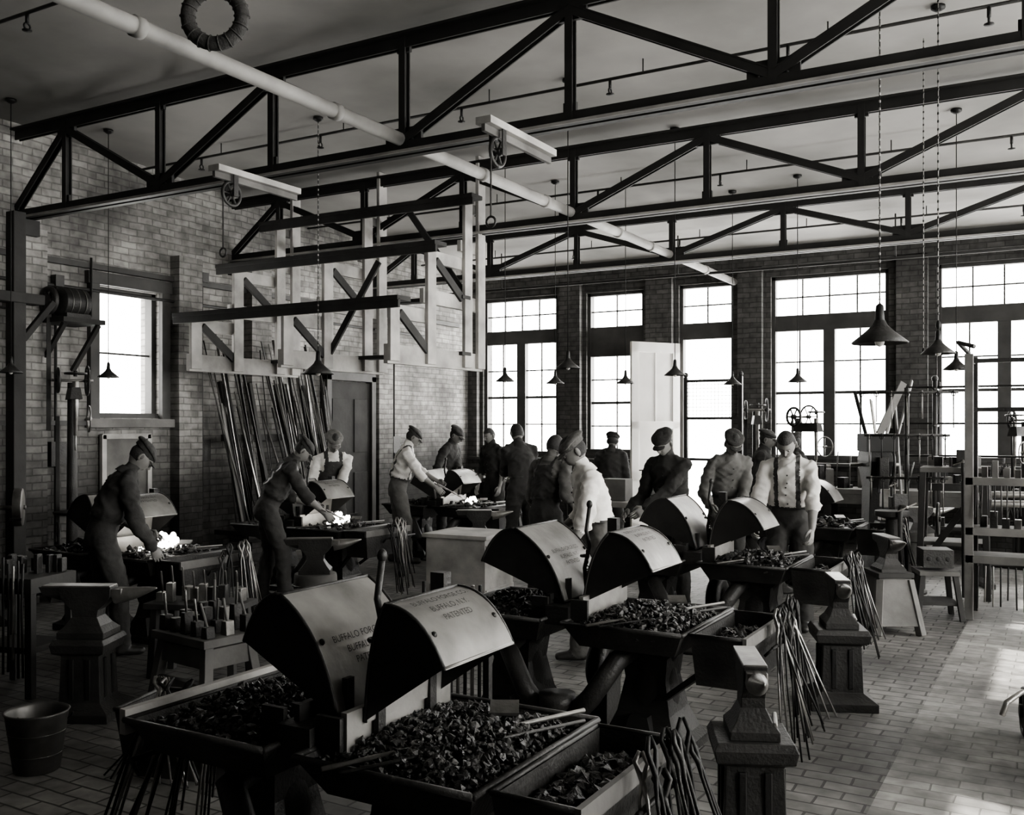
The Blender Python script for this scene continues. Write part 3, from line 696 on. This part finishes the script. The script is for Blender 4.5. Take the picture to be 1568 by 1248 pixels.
# leg vise on a floor post, pipe stand with cross arms, swage block, stool
b = B(); b.lathe([(.24, 0), (.24, .03), (.07, .07), (.06, .85), (.16, .88), (.16, .93)], m_iron, 20); vise(b, 0, -.1, .92)
for a in range(4): b.beam((.2*math.cos(a*1.57), .2*math.sin(a*1.57), .03), (.05*math.cos(a*1.57), .05*math.sin(a*1.57), .3), .02, .03, m_iron)
b.finish('leg_vise', (-1.5, 10.0, 0), math.radians(30), bevel=.003)
b = B(); b.lathe([(.2, 0), (.2, .03), (.04, .07), (.028, .1)], m_iron, 20); b.tube([(0, 0, .05), (0, 0, 2.15)], .024, m_iron, 10)
for z, w_ in ((2.1, .5), (1.65, .42), (1.2, .4)):
    b.tube([(-w_, 0, z), (w_, 0, z)], .014, m_iron, 8)
    for k in range(7): x = -w_+.05+k*(2*w_-.1)/6; b.tube([(x, -.015, z+.02), (x, -.03, z-.2-R(0, .2))], .007, random.choice([m_dark, m_steel]), 5); b.torus((x, -.02, z-.02), .02, .005, m_dark, 'Y', 10, 4)
b.finish('tool_hanging_stand', (-1.5, 10.95, 0), math.radians(12))
b = B(); b.box((0, 0, .42), (.34, .34, .04), m_wood2); b.box((0, 0, .55), (.26, .26, .16), m_iron)
for k in range(3): b.cyl((-.08+k*.08, -.135, .55), (-.08+k*.08, .135, .55), .022, m_blackgap, 10)  # black plugs paint the shade inside the block's holes
for sx in (-1, 1):
    for sy in (-1, 1): b.beam((sx*.19, sy*.19, 0), (sx*.14, sy*.14, .4), .045, .045, m_wooddk)
b.box((0, 0, .15), (.34, .34, .03), m_wooddk)
b.finish('swage_block_stand', (-1.08, 9.65, 0), math.radians(20), bevel=.003)
b = B()
for x in (-.45, .45): b.secs([(0, .05, .24), (.05, .05, .24), (.1, .035, .08), (.7, .035, .08), (.95, .04, .14), (1.1, .04, .1)], m_iron, T=Matrix.Translation((x, 0, 0)))
for y, z in ((-.05, .9), (.05, .9), (0, 1.0)): b.tube([(-.5, y, z), (.5, y, z)], .035, m_steel, 12)
b.wheel((.55, 0, .95), .2, .014, m_iron, 'X', 5); b.wheel((-.55, 0, .95), .12, .02, m_iron, 'X', 5); b.tube([(.56, .18, .95), (.68, .18, .95)], .014, m_wood2, 8); b.box((0, 0, .25), (.9, .06, .04), m_iron)
b.finish('bending_machine', (-.4, 11.95, 0), math.radians(20), bevel=.004)
b = B()
for i, (x, dx, dz) in enumerate(((0, .45, 2.25), (.12, .5, 2.35), (.45, -.35, 2.1), (.6, -.2, 2.2))):
    b.beam((x, 0, .02), (x+dx, .45, dz), .02, .12, m_wood2 if i % 2 else m_wood, up=(0, 1, 0))
b.finish('leaning_boards', (-2.45, 13.4, 0))
b = B()
for x in (0, .75): b.box((x, 0, 1.2), (.05, .05, 2.4), m_iron); b.ell((x, 0, 2.43), (.035, .035, .035), m_iron, 10, 6)
for z in (2.35, 1.85, 1.3): b.box((.375, 0, z), (.75, .03, .035), m_iron)
for i in range(1, 15): b.tube([(i*.05, 0, 1.85), (i*.05, 0, 2.35)], .003, m_dark, 4)
for i in range(1, 10): b.tube([(0, 0, 1.85+i*.05), (.75, 0, 1.85+i*.05)], .003, m_dark, 4)
for x in (0, .75): b.box((x, 0, .02), (.3, .3, .04), m_iron)
b.finish('guard_frame', (-4.5, 12.55, 0))
b = B(); b.box((0, 0, .84), (1.0, .6, .06), m_wood)
for sx in (-1, 1):
    for sy in (-1, 1): b.box((sx*.44, sy*.24, .41), (.08, .08, .82), m_wood2)
b.box((0, 0, .25), (.9, .5, .04), m_wood); b.box((-.1, 0, 1.0), (.3, .22, .25), m_wood2); b.lathe([(.06, 0), (.07, .12), (.05, .16)], m_iron, 14, c=(.3, .05, .87))
for i in range(6): b.box((R(-.4, .4), R(-.2, .2), .32), (.12, .1, .1), m_iron, rz=R(0, 3))
b.finish('work_table', (-4.55, 10.6, 0), bevel=.004)
b = B(); b.secs([(0, .22, .22), (.05, .22, .22), (.1, .13, .13), (.75, .1, .1), (.85, .14, .12)], m_iron)
b.tube([(-.34, 0, 1.02), (.34, 0, 1.02)], .02, m_steel, 8); b.lathe([(.09, -.12), (.11, -.08), (.11, .08), (.09, .12)], m_iron, 18, T=Matrix.Translation((0, 0, 1.02)) @ Matrix.Rotation(math.pi/2, 4, 'Y'))
b.box((0, 0, .9), (.16, .16, .12), m_iron)
for x in (-.28, .28): b.lathe([(.02, -.04), (.17, -.035), (.17, .035), (.02, .04)], m_steel, 26, T=Matrix.Translation((x, 0, 1.02)) @ Matrix.Rotation(math.pi/2, 4, 'Y')); b.box((x, -.2, .93), (.1, .06, .02), m_iron)
b.finish('bench_grinder', (-8.35, 5.15, 0), math.radians(50), bevel=.004)
b = B(); b.box((0, 0, .82), (.6, 1.9, .08), m_wooddk)
for sy in (-.85, 0, .85):
    for sx in (-.22, .22): b.box((sx, sy, .39), (.09, .09, .78), m_wooddk)
b.box((.26, 0, .3), (.03, 1.8, .1), m_wood2)
for i in range(9): h = R(.05, .22); b.box((R(-.2, .2), R(-.85, .85), .86+h/2), (R(.06, .15), R(.06, .15), h), random.choice([m_iron, m_steel, m_dark]), rz=R(0, 3))
b.finish('workbench', (-9.1, 4.4, 0), bevel=.004)
b = B(); b.box((.1, 0, 0), (.5, .5, .05), m_wooddk); b.beam((.3, -.2, -.03), (-.13, -.2, -.5), .04, .05, m_wooddk, up=(0, 1, 0)); b.beam((.3, .2, -.03), (-.13, .2, -.5), .04, .05, m_wooddk, up=(0, 1, 0))
b.lathe([(.1, -.17), (.15, -.14), (.16, 0), (.15, .14), (.1, .17)], m_iron, 22, T=Matrix.Translation((.12, 0, .2)) @ Matrix.Rotation(math.pi/2, 4, 'X'))
b.box((.12, 0, .05), (.26, .28, .06), m_iron); b.wheel((.12, -.26, .2), .12, .03, m_iron, 'Y'); b.box((.12, -.26, -.5), (.01, .05, 1.3), m_wooddk)
for y in (-.08, .0, .08): b.torus((.12, y, .2), .158, .006, m_steel, 'Y', 26, 5)
b.finish('wall_mounted_motor', (XL+.16, 6.62, 2.85), bevel=.003)
b = B(); b.box((0, 0, 1.92), (.13, .13, 3.84), m_wooddk); b.box((0, 0, 3.0), (.18, .5, .1), m_wooddk); b.beam((0, .07, 2.6), (0, .4, 3.0), .06, .06, m_wooddk); b.box((0, 0, .04), (.3, .3, .08), m_iron)
b.finish('timber_post', (-8.95, 5.85, 0), bevel=.006)
b = B(); b.box((0, 0, 0), (.04, .62, .95), m_wood2)
for y in (-.31, .31): b.box((.02, y, 0), (.05, .06, 1.0), m_wood)
for z in (-.48, .48): b.box((.02, 0, z), (.05, .66, .06), m_wood)
b.finish('notice_board', (XL+.03, 7.5, 1.15), bevel=.003)
b = B()
for y, z0, z1 in ((6.6, .5, 3.3), (8.62, .6, 3.6), (12.6, 1.0, 3.4), (5.4, .9, 3.5)):
    b.tube([(XL+.05, y, z0), (XL+.05, y, z1)], .016, m_truss, 6); b.box((XL+.06, y, 1.45), (.1, .18, .26), m_iron); b.box((XL+.06, y+.02, z1), (.08, .1, .12), m_iron)
b.tube([(XL+.06, -1, 3.25), (XL+.06, 13.5, 3.25)], .02, m_truss, 6); b.tube([(XL+.1, 4, 2.95), (XL+.1, 7, 2.95), (XL+.1, 7, 3.6)], .014, m_truss, 6)
b.finish('wall_conduit')
b = B()
for y0 in (8.75, 9.25, 9.75, 10.25, 10.7): b.beam((XL+.75, y0, 0), (XL+.22, y0, 2.3), .05, .07, m_wooddk); b.box((XL+.46, y0, .42), (.6, .06, .06), m_wooddk)
b.box((XL+.62, 9.72, .35), (.3, 2.1, .05), m_wooddk); b.box((XL+.36, 9.72, 1.6), (.06, 2.1, .08), m_wooddk); b.box((XL+.78, 9.72, .45), (.04, 2.1, .16), m_wooddk)
for i in range(80):
    y = R(8.7, 10.75); k = R(-.35, .02); zt = R(1.9, 2.9)
    if 9.45 < y < 9.65: continue
    p0 = (XL+R(.55, .72), y, .38); p1 = (XL+.22+(2.9-zt)*.13, y+k, zt)
    mt = random.choice([m_iron, m_iron, m_wood2, m_wood2, m_dark, m_steel, m_steel])
    if random.random() < .4: b.beam(p0, p1, .04, .012, mt)
    else: b.tube([p0, p1], R(.006, .013), mt, 6)
b.finish('bar_stock_rack')
b = B(); b.box((0, 0, .28), (.6, 1.0, .05), m_wooddk); b.box((0, 0, .4), (.56, .96, .2), m_wooddk)
for sx in (-1, 1):
    for sy in (-.35, .35): b.wheel((sx*.33, sy, .14), .12, .02, m_iron, 'X', 5)
for x in (-.25, .1): b.tube([(x, -.48, .3), (x-.1, -.6, .45), (x-.2, -.68, .5), (x-.27, -.75, .46), (x-.29, -.76, .4)], .014, m_steel, 8)
b.finish('hand_cart', (.15, 5.9, 0), math.radians(8), bevel=.004)

# ------------------------------------------------------------------ people
def ik(S, T, l1, l2, hint):
    d = T-S; L = d.length; m = (l1+l2)*.985
    if L > m: T = S+d*(m/L); d = T-S; L = m
    a = (l1*l1-l2*l2+L*L)/(2*L); h = math.sqrt(max(0, l1*l1-a*a)); u = d/L
    hv = hint-u*hint.dot(u); hv.normalize(); return S+u*a+hv*h, T
def head_mesh(b, T, cap, capm, hairm=m_hair):
    vs = []
    for n in SPH:
        x, y, z = n
        px, py, pz = .073*x, .094*y, .115*z
        if z < 0:
            k = (-z)**1.3; px *= 1-.3*k
            if y < 0: py *= 1-.55*k
            else: py *= 1+.02*k
        if y > 0: px *= 1-.06*y
        fr = max(0, y)
        g = lambda cx, cz, sx, sz: math.exp(-((x-cx)/sx)**2-((z-cz)/sz)**2)
        d = .024*g(0, -.2, .11, .12)+.013*g(0, -.02, .08, .16)+.005*g(0, .2, .5, .08)
        d -= .011*(g(.33, .03, .17, .1)+g(-.33, .03, .17, .1)); d += .006*(g(.5, -.22, .18, .14)+g(-.5, -.22, .18, .14))*.6
        d += .007*g(0, -.47, .22, .05)+.006*g(0, -.57, .18, .045)-.006*g(0, -.52, .25, .018)-.003*g(0, -.68, .3, .06)+.009*g(0, -.88, .25, .12)
        py += d*(1 if fr > .2 else fr*5)
        hairy = (z > .5) or (y < -.05 and z > -.45) or (y < .3 and z > .2)
        if hairy: px *= 1.07; py *= 1.05; pz *= 1.04
        vs.append((px, py, pz))
    groups = {m_skin: [], hairm: [], m_lip: []}
    for f in SPHF:
        c = (SPH[f[0]]+SPH[f[1]]+SPH[f[2]])/3; x, y, z = c
        m = m_skin
        if (z > .5) or (y < -.05 and z > -.45) or (y < .3 and z > .2): m = hairm
        elif y > 0 and .13 < z < .2 and .14 < abs(x) < .5: m = hairm
        elif y > 0 and -.6 < z < -.45 and abs(x) < .24: m = m_lip
        groups[m].append(f)
    for m, fs in groups.items(): b.add(vs, fs, m, True, T)
    for sx in (-1, 1):
        b.ell((sx*.026, .077, .004), (.0125, .0125, .008), m_eye, 10, 7, T); b.ell((sx*.026, .085, .004), (.006, .006, .006), m_iris, 8, 6, T)
        b.ell((sx*.077, -.008, -.008), (.009, .02, .032), m_skin, 12, 8, T); b.ell((sx*.083, -.002, -.005), (.006, .012, .02), m_lip, 10, 6, T)
    if cap:
        TT = T @ Matrix.Translation((0, -.012, .052)) @ Matrix.Rotation(math.radians(-6), 4, 'X')
        b.ell((0, -.006, .018), (.096, .116, .046), capm, 28, 14, TT, lambda p: Vector((p.x*(1+.03*math.sin(5*p.y/.1)), p.y, (p.z if p.z > 0 else p.z*.35)-.12*max(0, p.y)+.003*math.sin(60*p.x+40*p.y))))
        b.lathe([(.08, -.022), (.084, .0), (.082, .02)], capm, 24, T=TT @ Matrix.Diagonal((1, 1.2, 1, 1)), closed=False)
        b.ell((0, .098, -.014), (.06, .05, .006), capm, 20, 6, TT, lambda p: Vector((p.x, p.y, p.z-.25*p.x*p.x/.066-.2*max(0, p.y))))
def hand_mesh(b, W, d, pn, side, curl, mat=m_skin):
    d = d.normalized(); pn = (pn-d*pn.dot(d)).normalized(); s = d.cross(pn).normalized()*side
    P = lambda a, u, w: W+d*a+s*u+pn*w
    b.tube([P(-.03, 0, 0), P(0, 0, 0), P(.03, .002, 0), P(.065, 0, .001), P(.09, -.002, .002)], [(.026, .022), (.026, .019), (.036, .017), (.041, .015), (.038, .011)], mat, 12, xa=s)
    L = [(.030, .075, .0), (.010, .083, .003), (-.011, .077, .0), (-.030, .06, -.004)]
    for i, (u, ln, a0) in enumerate(L):
        c = curl*(1+.12*i); p = P(.082+a0, u, 0); pts = [P(.06, u*.9, 0), p]; ang = 0
        for k, f in enumerate((.45, .32, .23)):
            ang += c*(.7 if k == 0 else 1.0)*.6
            p = p+(d*math.cos(ang)+pn*math.sin(ang)+s*u*.6*(k == 0)).normalized()*ln*f; pts.append(p)
        b.tube(pts, [.0095, .0095, .0085, .0078, .006], mat, 7, rnd=False)
        b.ell(pts[-1], (.006, .006, .006), mat, 6, 5)
    t0 = P(.015, .026, .004); t1 = P(.045, .048, .012+curl*.006); t2 = P(.068, .05-curl*.012, .022+curl*.015); t3 = P(.085, .042-curl*.02, .028+curl*.02)
    b.tube([t0, t1, t2, t3], [.013, .0115, .0095, .006], mat, 8); b.ell(t3, (.006, .006, .006), mat, 6, 5)

def human(loc, face, H=1.72, lean=8, hp=18, hyaw=0, Lh=None, Rh=None, shirt=m_shirtd, trs=m_trs, rolled=True, cap=True, capm=m_cap, stride=.0, curl=.6, bib=None, voxel=.015, sidelean=0, susp=False, apron=None):
    loc = Vector((loc[0], loc[1], 0)); k = H/1.69
    rz = math.atan2(-face[0], face[1]); inv = Matrix.Rotation(-rz, 4, 'Z')
    def tl(p): return (inv @ (Vector(p)-loc))/k
    a = math.radians(lean); dr = Vector((math.sin(math.radians(sidelean)), math.sin(a), math.cos(a))).normalized(); fw = Vector((0, math.cos(a), -math.sin(a)))
    pel = Vector((0, -.1*math.sin(a)*1.2, .93)); X = Vector((1, 0, 0))
    def sp(s, f=0):
        c = max(0, s-.1); a2 = .35*a+.1
        return pel+dr*s+fw*(f+c*c*a2*.9)
    bb = B(); seg = []
    def part(pts, rads, lab, xa=None, n=14, labs=None):
        bb.tube(pts, rads, m_skin, n, xa=xa, rnd=True)
        for i in range(len(pts)-1): seg.append((Vector(pts[i]), Vector(pts[i+1]), labs[i] if labs else lab, rads[i] if not isinstance(rads[i], tuple) else rads[i][0]))
    part([sp(-.07), sp(0), sp(.07), sp(.13), sp(.2), sp(.3), sp(.39), sp(.44), sp(.475)], [(.142, .11), (.155, .115), (.142, .108), (.162, .13), (.157, .124), (.162, .116), (.165, .108), (.135, .088), (.08, .068)], 'torso', xa=X, n=20, labs=['hip', 'hip', 'torso', 'torso', 'torso', 'torso', 'torso', 'torso'])
    hd = (dr+Vector((0, .4*math.sin(math.radians(hp)), 0))).normalized(); nb = sp(.455, -.005); nt = nb+hd*.09
    part([nb, nt], [(.058, .06), (.053, .056)], 'neck', xa=X)
    hands = []
    for sx, tg in ((-1, Lh), (1, Rh)):
        S = sp(.412, -.005)+X*sx*.178
        T = tl(tg) if tg is not None else S+Vector((sx*.05, .07+.05*math.sin(a), -.53))
        E, T = ik(S, T, .295, .255, Vector((sx*.22, -.8, -.6)))
        part([sp(.47)+X*sx*.05, sp(.445)+X*sx*.12, S], [.045, .05, .052], 'torso')
        part([sp(.4)+X*sx*.08, S, S.lerp(E, .5), E], [.06, .062, .06, .056], 'sleeve')
        if rolled: part([E, E.lerp(T, .16)], [.057, .06], 'sleeve'); part([E.lerp(T, .14), E.lerp(T, .35), T], [.037, .04, .026], 'arm')
        else: part([E, E.lerp(T, .4), E.lerp(T, .93)], [.055, .051, .038], 'sleeve'); part([E.lerp(T, .9), T], [.027, .026], 'arm')
        hands.append((T, (T-E).normalized(), sx))
    for sx in (-1, 1):
        hp0 = pel+X*sx*.085+Vector((0, 0, -.04)); st = stride*sx
        An = Vector((sx*.115, st*.5+.0, .1)); K = hp0.lerp(An, .5)+Vector((sx*.01, .03+abs(st)*.1, 0))
        part([hp0, hp0.lerp(K, .5), K, K.lerp(An, .4), An.lerp(K, .12), An+Vector((0, 0, -.02))], [.095, .09, .073, .073, .068, .07], 'leg')
        part([An+Vector((0, -.035, -.06)), An+Vector((sx*.01, .06, -.06)), An+Vector((sx*.02, .15, -.068))], [(.042, .04), (.046, .036), (.038, .028)], 'boot', xa=X)
    me = bpy.data.meshes.new('tmp'); me.from_pydata(bb.v, [], bb.f); ob = bpy.data.objects.new('tmp', me); bpy.context.collection.objects.link(ob)
    md = ob.modifiers.new('r', 'REMESH'); md.mode = 'VOXEL'; md.voxel_size = voxel
    md = ob.modifiers.new('s', 'SMOOTH'); md.iterations = 4; md.factor = .5
    dg = bpy.context.evaluated_depsgraph_get(); m2 = bpy.data.meshes.new_from_object(ob.evaluated_get(dg))
    nv = len(m2.vertices); co = np.empty(nv*3); m2.vertices.foreach_get('co', co); co = co.reshape(-1, 3)
    no = np.empty(nv*3); m2.vertices.foreach_get('normal', no); no = no.reshape(-1, 3)
    polys = [tuple(p.vertices) for p in m2.polygons]; bpy.data.objects.remove(ob); bpy.data.meshes.remove(m2)
    best = np.full(nv, 1e9); lab = np.zeros(nv, int); names = []
    for (p, q, l, r) in seg:
        if l not in names: names.append(l)
        p = np.array(p); q = np.array(q); d = q-p; t = np.clip(((co-p) @ d)/max(1e-9, d @ d), 0, 1)
        dist = np.linalg.norm(co-(p+t[:, None]*d), axis=1)-r
        w = dist < best; best[w] = dist[w]; lab[w] = names.index(l)
    out = B(); mats = {'torso': bib or shirt, 'hip': trs, 'neck': m_skin, 'sleeve': shirt, 'arm': m_skin, 'leg': trs, 'boot': m_boot}
    for i in range(nv):
        l = names[lab[i]]
        if l in ('torso', 'sleeve', 'leg', 'hip'):
            c = Vector(co[i]); amp = {'sleeve': 1.25, 'torso': 1.25, 'leg': .7, 'hip': .5}[l]
            w1 = Vector((c.x*5+loc.x, c.y*5, c.z*9+c.x*6)); w2 = Vector((c.x*10, c.y*10+loc.y, c.z*17-c.x*9))
            f = (max(0, 1-abs(noise.noise(w1))*3)*.012+max(0, 1-abs(noise.noise(w2))*3.5)*.006+noise.noise(w1*.5)*.008)*amp-.004
            co[i] += no[i]*f
    byl = {}
    for f in polys:
        ls = [lab[i] for i in f]; l = names[max(set(ls), key=ls.count)]; byl.setdefault(l, []).append(f)
    out.v.extend([tuple(c) for c in co])
    iD = np.array(dr); pl = np.array(pel); fwn = np.array(fw)
    for l, fs in byl.items():
        for f in fs:
            mt = mats[l]
            c = co[list(f)].mean(0); hh = (c-pl) @ iD; ff = (c-pl) @ fwn
            if bib and l == 'torso' and hh > .3 and (abs(c[0]) > .1 or hh > .42): mt = shirt
            if bib and l == 'torso' and .06 < abs(c[0]) < .1: mt = bib
            if apron and l in ('torso', 'hip', 'leg') and no[f[0]][1] > .1 and c[2] > .48 and hh < .36 and abs(c[0]) < .15: mt = apron
            if susp and l == 'torso':
                xx = .085 if ff > 0 else .085-.2*max(0, .3-hh)
                if abs(abs(c[0])-xx) < .017: mt = m_boot
            if l == 'torso' and hh < .085 and not apron: mt = trs
            if l == 'torso' and abs(hh-.09) < .016: mt = m_boot
            out.f.append(f); out.m.append(out.mi(mt)); out.s.append(True)
    for q in (.14, .2, .26, .32, .38):
        ds = np.linalg.norm(np.cross(co-np.array(sp(q)), fwn), axis=1); fr = (co-np.array(sp(q))) @ fwn
        ok = np.where((ds < .02) & (fr > 0))[0]
        if len(ok): out.ell(tuple(co[ok[np.argmax(fr[ok])]]), (.007, .007, .007), m_boot, 8, 6)
    cc = nb+hd*.03
    out.tube([cc-hd*.035, cc-hd*.01, cc+hd*.018], [(.09, .09), (.076, .078), (.066, .069)], shirt, 18, xa=X, cap=False)
    out.tube([cc-hd*.038, cc-hd*.005, cc+hd*.02], [(.098, .097), (.082, .083), (.065, .068)], shirt, 18, xa=X, cap=False)
    TH = Matrix.Translation(nt+hd*.07+Vector((0, .018, 0))) @ Matrix.Rotation(math.radians(hyaw), 4, 'Z') @ Matrix.Rotation(-math.radians(hp)-a*.5, 4, 'X')
    head_mesh(out, TH, cap, capm)
    for T, d, sx in hands:
        pn = Vector((-sx*.9, .1, -.35)); hand_mesh(out, T, d, pn, 1 if sx > 0 else -1, curl)
    o = out.finish('blacksmith_man', loc, rz); o.scale = (k, k, k)
    zmin = min(v[2] for v in out.v); o.location.z = -zmin*k+.001
RT = (.867, .498); AW = (-.498, .867); LF = (-.867, -.498); TC = (.498, -.867)
def mixd(a, b2, t=.5): return (a[0]*(1-t)+b2[0]*t, a[1]*(1-t)+b2[1]*t)
def held(p, q, name='blacksmith_tongs'):
    p = Vector(p); q = Vector(q); b = B(); d = (q-p).normalized(); s = d.cross(Vector((0, 0, 1))).normalized(); L = (q-p).length
    for k in (-1, 1): b.tube([p-d*.12+s*k*.022-p, d*.12+s*k*.016, d*(L*.7), d*(L*.8)-s*k*.016, d*L-s*k*.004], .007, m_steel, 6)
    b.finish(name, p)
human((-6.42, 4.95), mixd(RT, AW, .35), 1.72, 20, 40, 0, Lh=(-6.4, 5.3, .9), Rh=(-6.08, 5.12, .74), shirt=m_shirtd, trs=m_trs, rolled=False, bib=m_trs, stride=.15, curl=1.3, voxel=.013)
held((-6.43, 5.36, .9), (-6.5, 5.6, .78))
human((-6.88, 7.22), mixd(RT, AW, .25), 1.74, 26, 38, 0, Lh=(-6.7, 7.6, .95), Rh=(-6.4, 7.44, .88), shirt=m_shirtd, trs=m_trs, rolled=True, stride=.2, curl=1.3, susp=True, voxel=.014)
held((-6.38, 7.46, .9), (-6.55, 7.9, .78))
human((-7.45, 8.75), mixd(TC, RT, .3), 1.74, 14, 28, 0, Lh=(-7.05, 8.38, .94), Rh=(-7.35, 8.33, .92), shirt=m_shirtl, trs=m_trs, cap=True, voxel=.016, capm=m_cap2, bib=m_trs)
human((-7.45, 10.1), mixd(RT, AW, .15), 1.78, 12, 30, 0, Lh=(-7.05, 10.45, 1.0), Rh=(-6.95, 10.2, .96), shirt=m_shirtl, trs=m_trs2, rolled=True, curl=1.2, voxel=.015, stride=.15, susp=True)
held((-6.93, 10.28, .98), (-6.9, 10.75, .8))
human((-7.8, 11.65), mixd(RT, TC, .3), 1.8, 14, 25, 0, Lh=(-7.4, 11.5, 1.0), Rh=(-7.5, 11.3, 1.0), shirt=m_shirtd, voxel=.018)
human((-7.6, 12.7), mixd(LF, TC, .5), 1.76, 6, 15, 0, shirt=m_shirtd, voxel=.018, cap=False)
human((-5.95, 10.6), mixd(AW, LF, .3), 1.83, 9, 18, 0, Lh=(-6.35, 10.85, 1.1), Rh=(-6.2, 10.95, 1.1), shirt=m_shirtd, trs=m_trs, voxel=.016, susp=False, cap=False)
human((-4.42, 8.38), mixd(RT, AW, .55), 1.71, 9, 20, 0, Rh=(-4.05, 8.4, .9), shirt=m_shirtg, bib=m_shirtd, trs=m_trs, voxel=.014, stride=.1, cap=False)
human((-3.03, 6.52), mixd(LF, TC, .12), 1.74, 12, 28, 0, Rh=(-3.42, 6.6, .92), Lh=(-3.08, 6.13, .84), shirt=m_shirtw, trs=m_trs2, rolled=True, stride=.2, capm=m_cap2, voxel=.012)
human((-3.25, 8.68), mixd(TC, LF, .45), 1.76, 11, 28, 0, Lh=(-3.4, 8.27, .96), Rh=(-3.58, 8.42, .96), shirt=m_shirtd, trs=m_trs, voxel=.014, rolled=False)
human((-3.05, 9.72), mixd(TC, RT, .1), 1.76, 15, 30, 0, Lh=(-2.8, 9.42, .95), Rh=(-3.1, 9.35, .95), shirt=m_shirtg, trs=m_trs, voxel=.015, rolled=False)
human((-3.35, 12.0), mixd(RT, TC, .3), 1.74, 6, 12, 0, shirt=m_shirtd, voxel=.018)
human((-2.1, 8.44), mixd(TC, LF, .3), 1.78, 13, 34, 0, Lh=(-1.83, 8.1, .84), Rh=(-2.3, 8.07, .92), shirt=m_shirtl, trs=m_trs, rolled=True, curl=1.0, cap=False, voxel=.012, stride=.1, susp=True)
human((-2.85, 12.1), mixd(LF, AW, .3), 1.7, 8, 15, 0, shirt=m_shirtd, voxel=.018)
human((-5.5, 12.3), mixd(AW, RT, .3), 1.7, 8, 15, 0, shirt=m_shirtd, voxel=.018)

# ------------------------------------------------------------------ light
w = bpy.data.worlds.new('World'); bpy.context.scene.world = w; w.use_nodes = True
nt = w.node_tree; bg = nt.nodes['Background']; bg.inputs[0].default_value = (1, .985, .95, 1)
tc = nt.nodes.new('ShaderNodeTexCoord'); sx = nt.nodes.new('ShaderNodeSeparateXYZ'); mr = nt.nodes.new('ShaderNodeMapRange')
nt.links.new(tc.outputs['Generated'], sx.inputs[0]); nt.links.new(sx.outputs['X'], mr.inputs[0])
mr.inputs['From Min'].default_value = -.2; mr.inputs['From Max'].default_value = .9; mr.inputs['To Min'].default_value = 9.5; mr.inputs['To Max'].default_value = 20
nt.links.new(mr.outputs[0], bg.inputs[1])
def portal(c, sx, sy, rot):
    l = bpy.data.lights.new('window_daylight', 'AREA'); l.shape = 'RECTANGLE'; l.size = sx; l.size_y = sy; l.cycles.is_portal = True
    o = bpy.data.objects.new('window_daylight', l); bpy.context.collection.objects.link(o); o.location = c; o.rotation_euler = rot
for q in WB: portal(((q[0]+q[1])/2, YB+.3, (q[2]+q[3])/2), q[1]-q[0], q[3]-q[2], (math.radians(-90), 0, 0))
for q in WR: portal((XR+.3, (q[0]+q[1])/2, (q[2]+q[3])/2), q[3]-q[2], q[1]-q[0], (0, math.radians(90), 0))
for q in WL: portal((XL-.3, (q[0]+q[1])/2, (q[2]+q[3])/2), q[3]-q[2], q[1]-q[0], (0, math.radians(-90), 0))
s = bpy.data.lights.new('sun', 'SUN'); s.energy = 14; s.angle = .01; s.color = (1, .97, .9)
so = bpy.data.objects.new('sun', s); bpy.context.collection.objects.link(so); so.rotation_euler = (0, math.radians(50), math.radians(-12)); so.location = (12, 5, 9)

# ------------------------------------------------------------------ camera
cam = bpy.data.cameras.new('Camera'); cam.sensor_width = 36; cam.lens = 34.25; cam.shift_y = 28/1568; cam.clip_start = .05
co = bpy.data.objects.new('Camera', cam); bpy.context.collection.objects.link(co)
co.location = (0, 0, 1.75); co.rotation_euler = (math.radians(90), 0, math.radians(29.85)); bpy.context.scene.camera = co
vs_ = bpy.context.scene.view_settings
try:
    vs_.view_transform = 'AgX'; vs_.look = 'AgX - Medium High Contrast'
except Exception: pass
vs_.exposure = .65
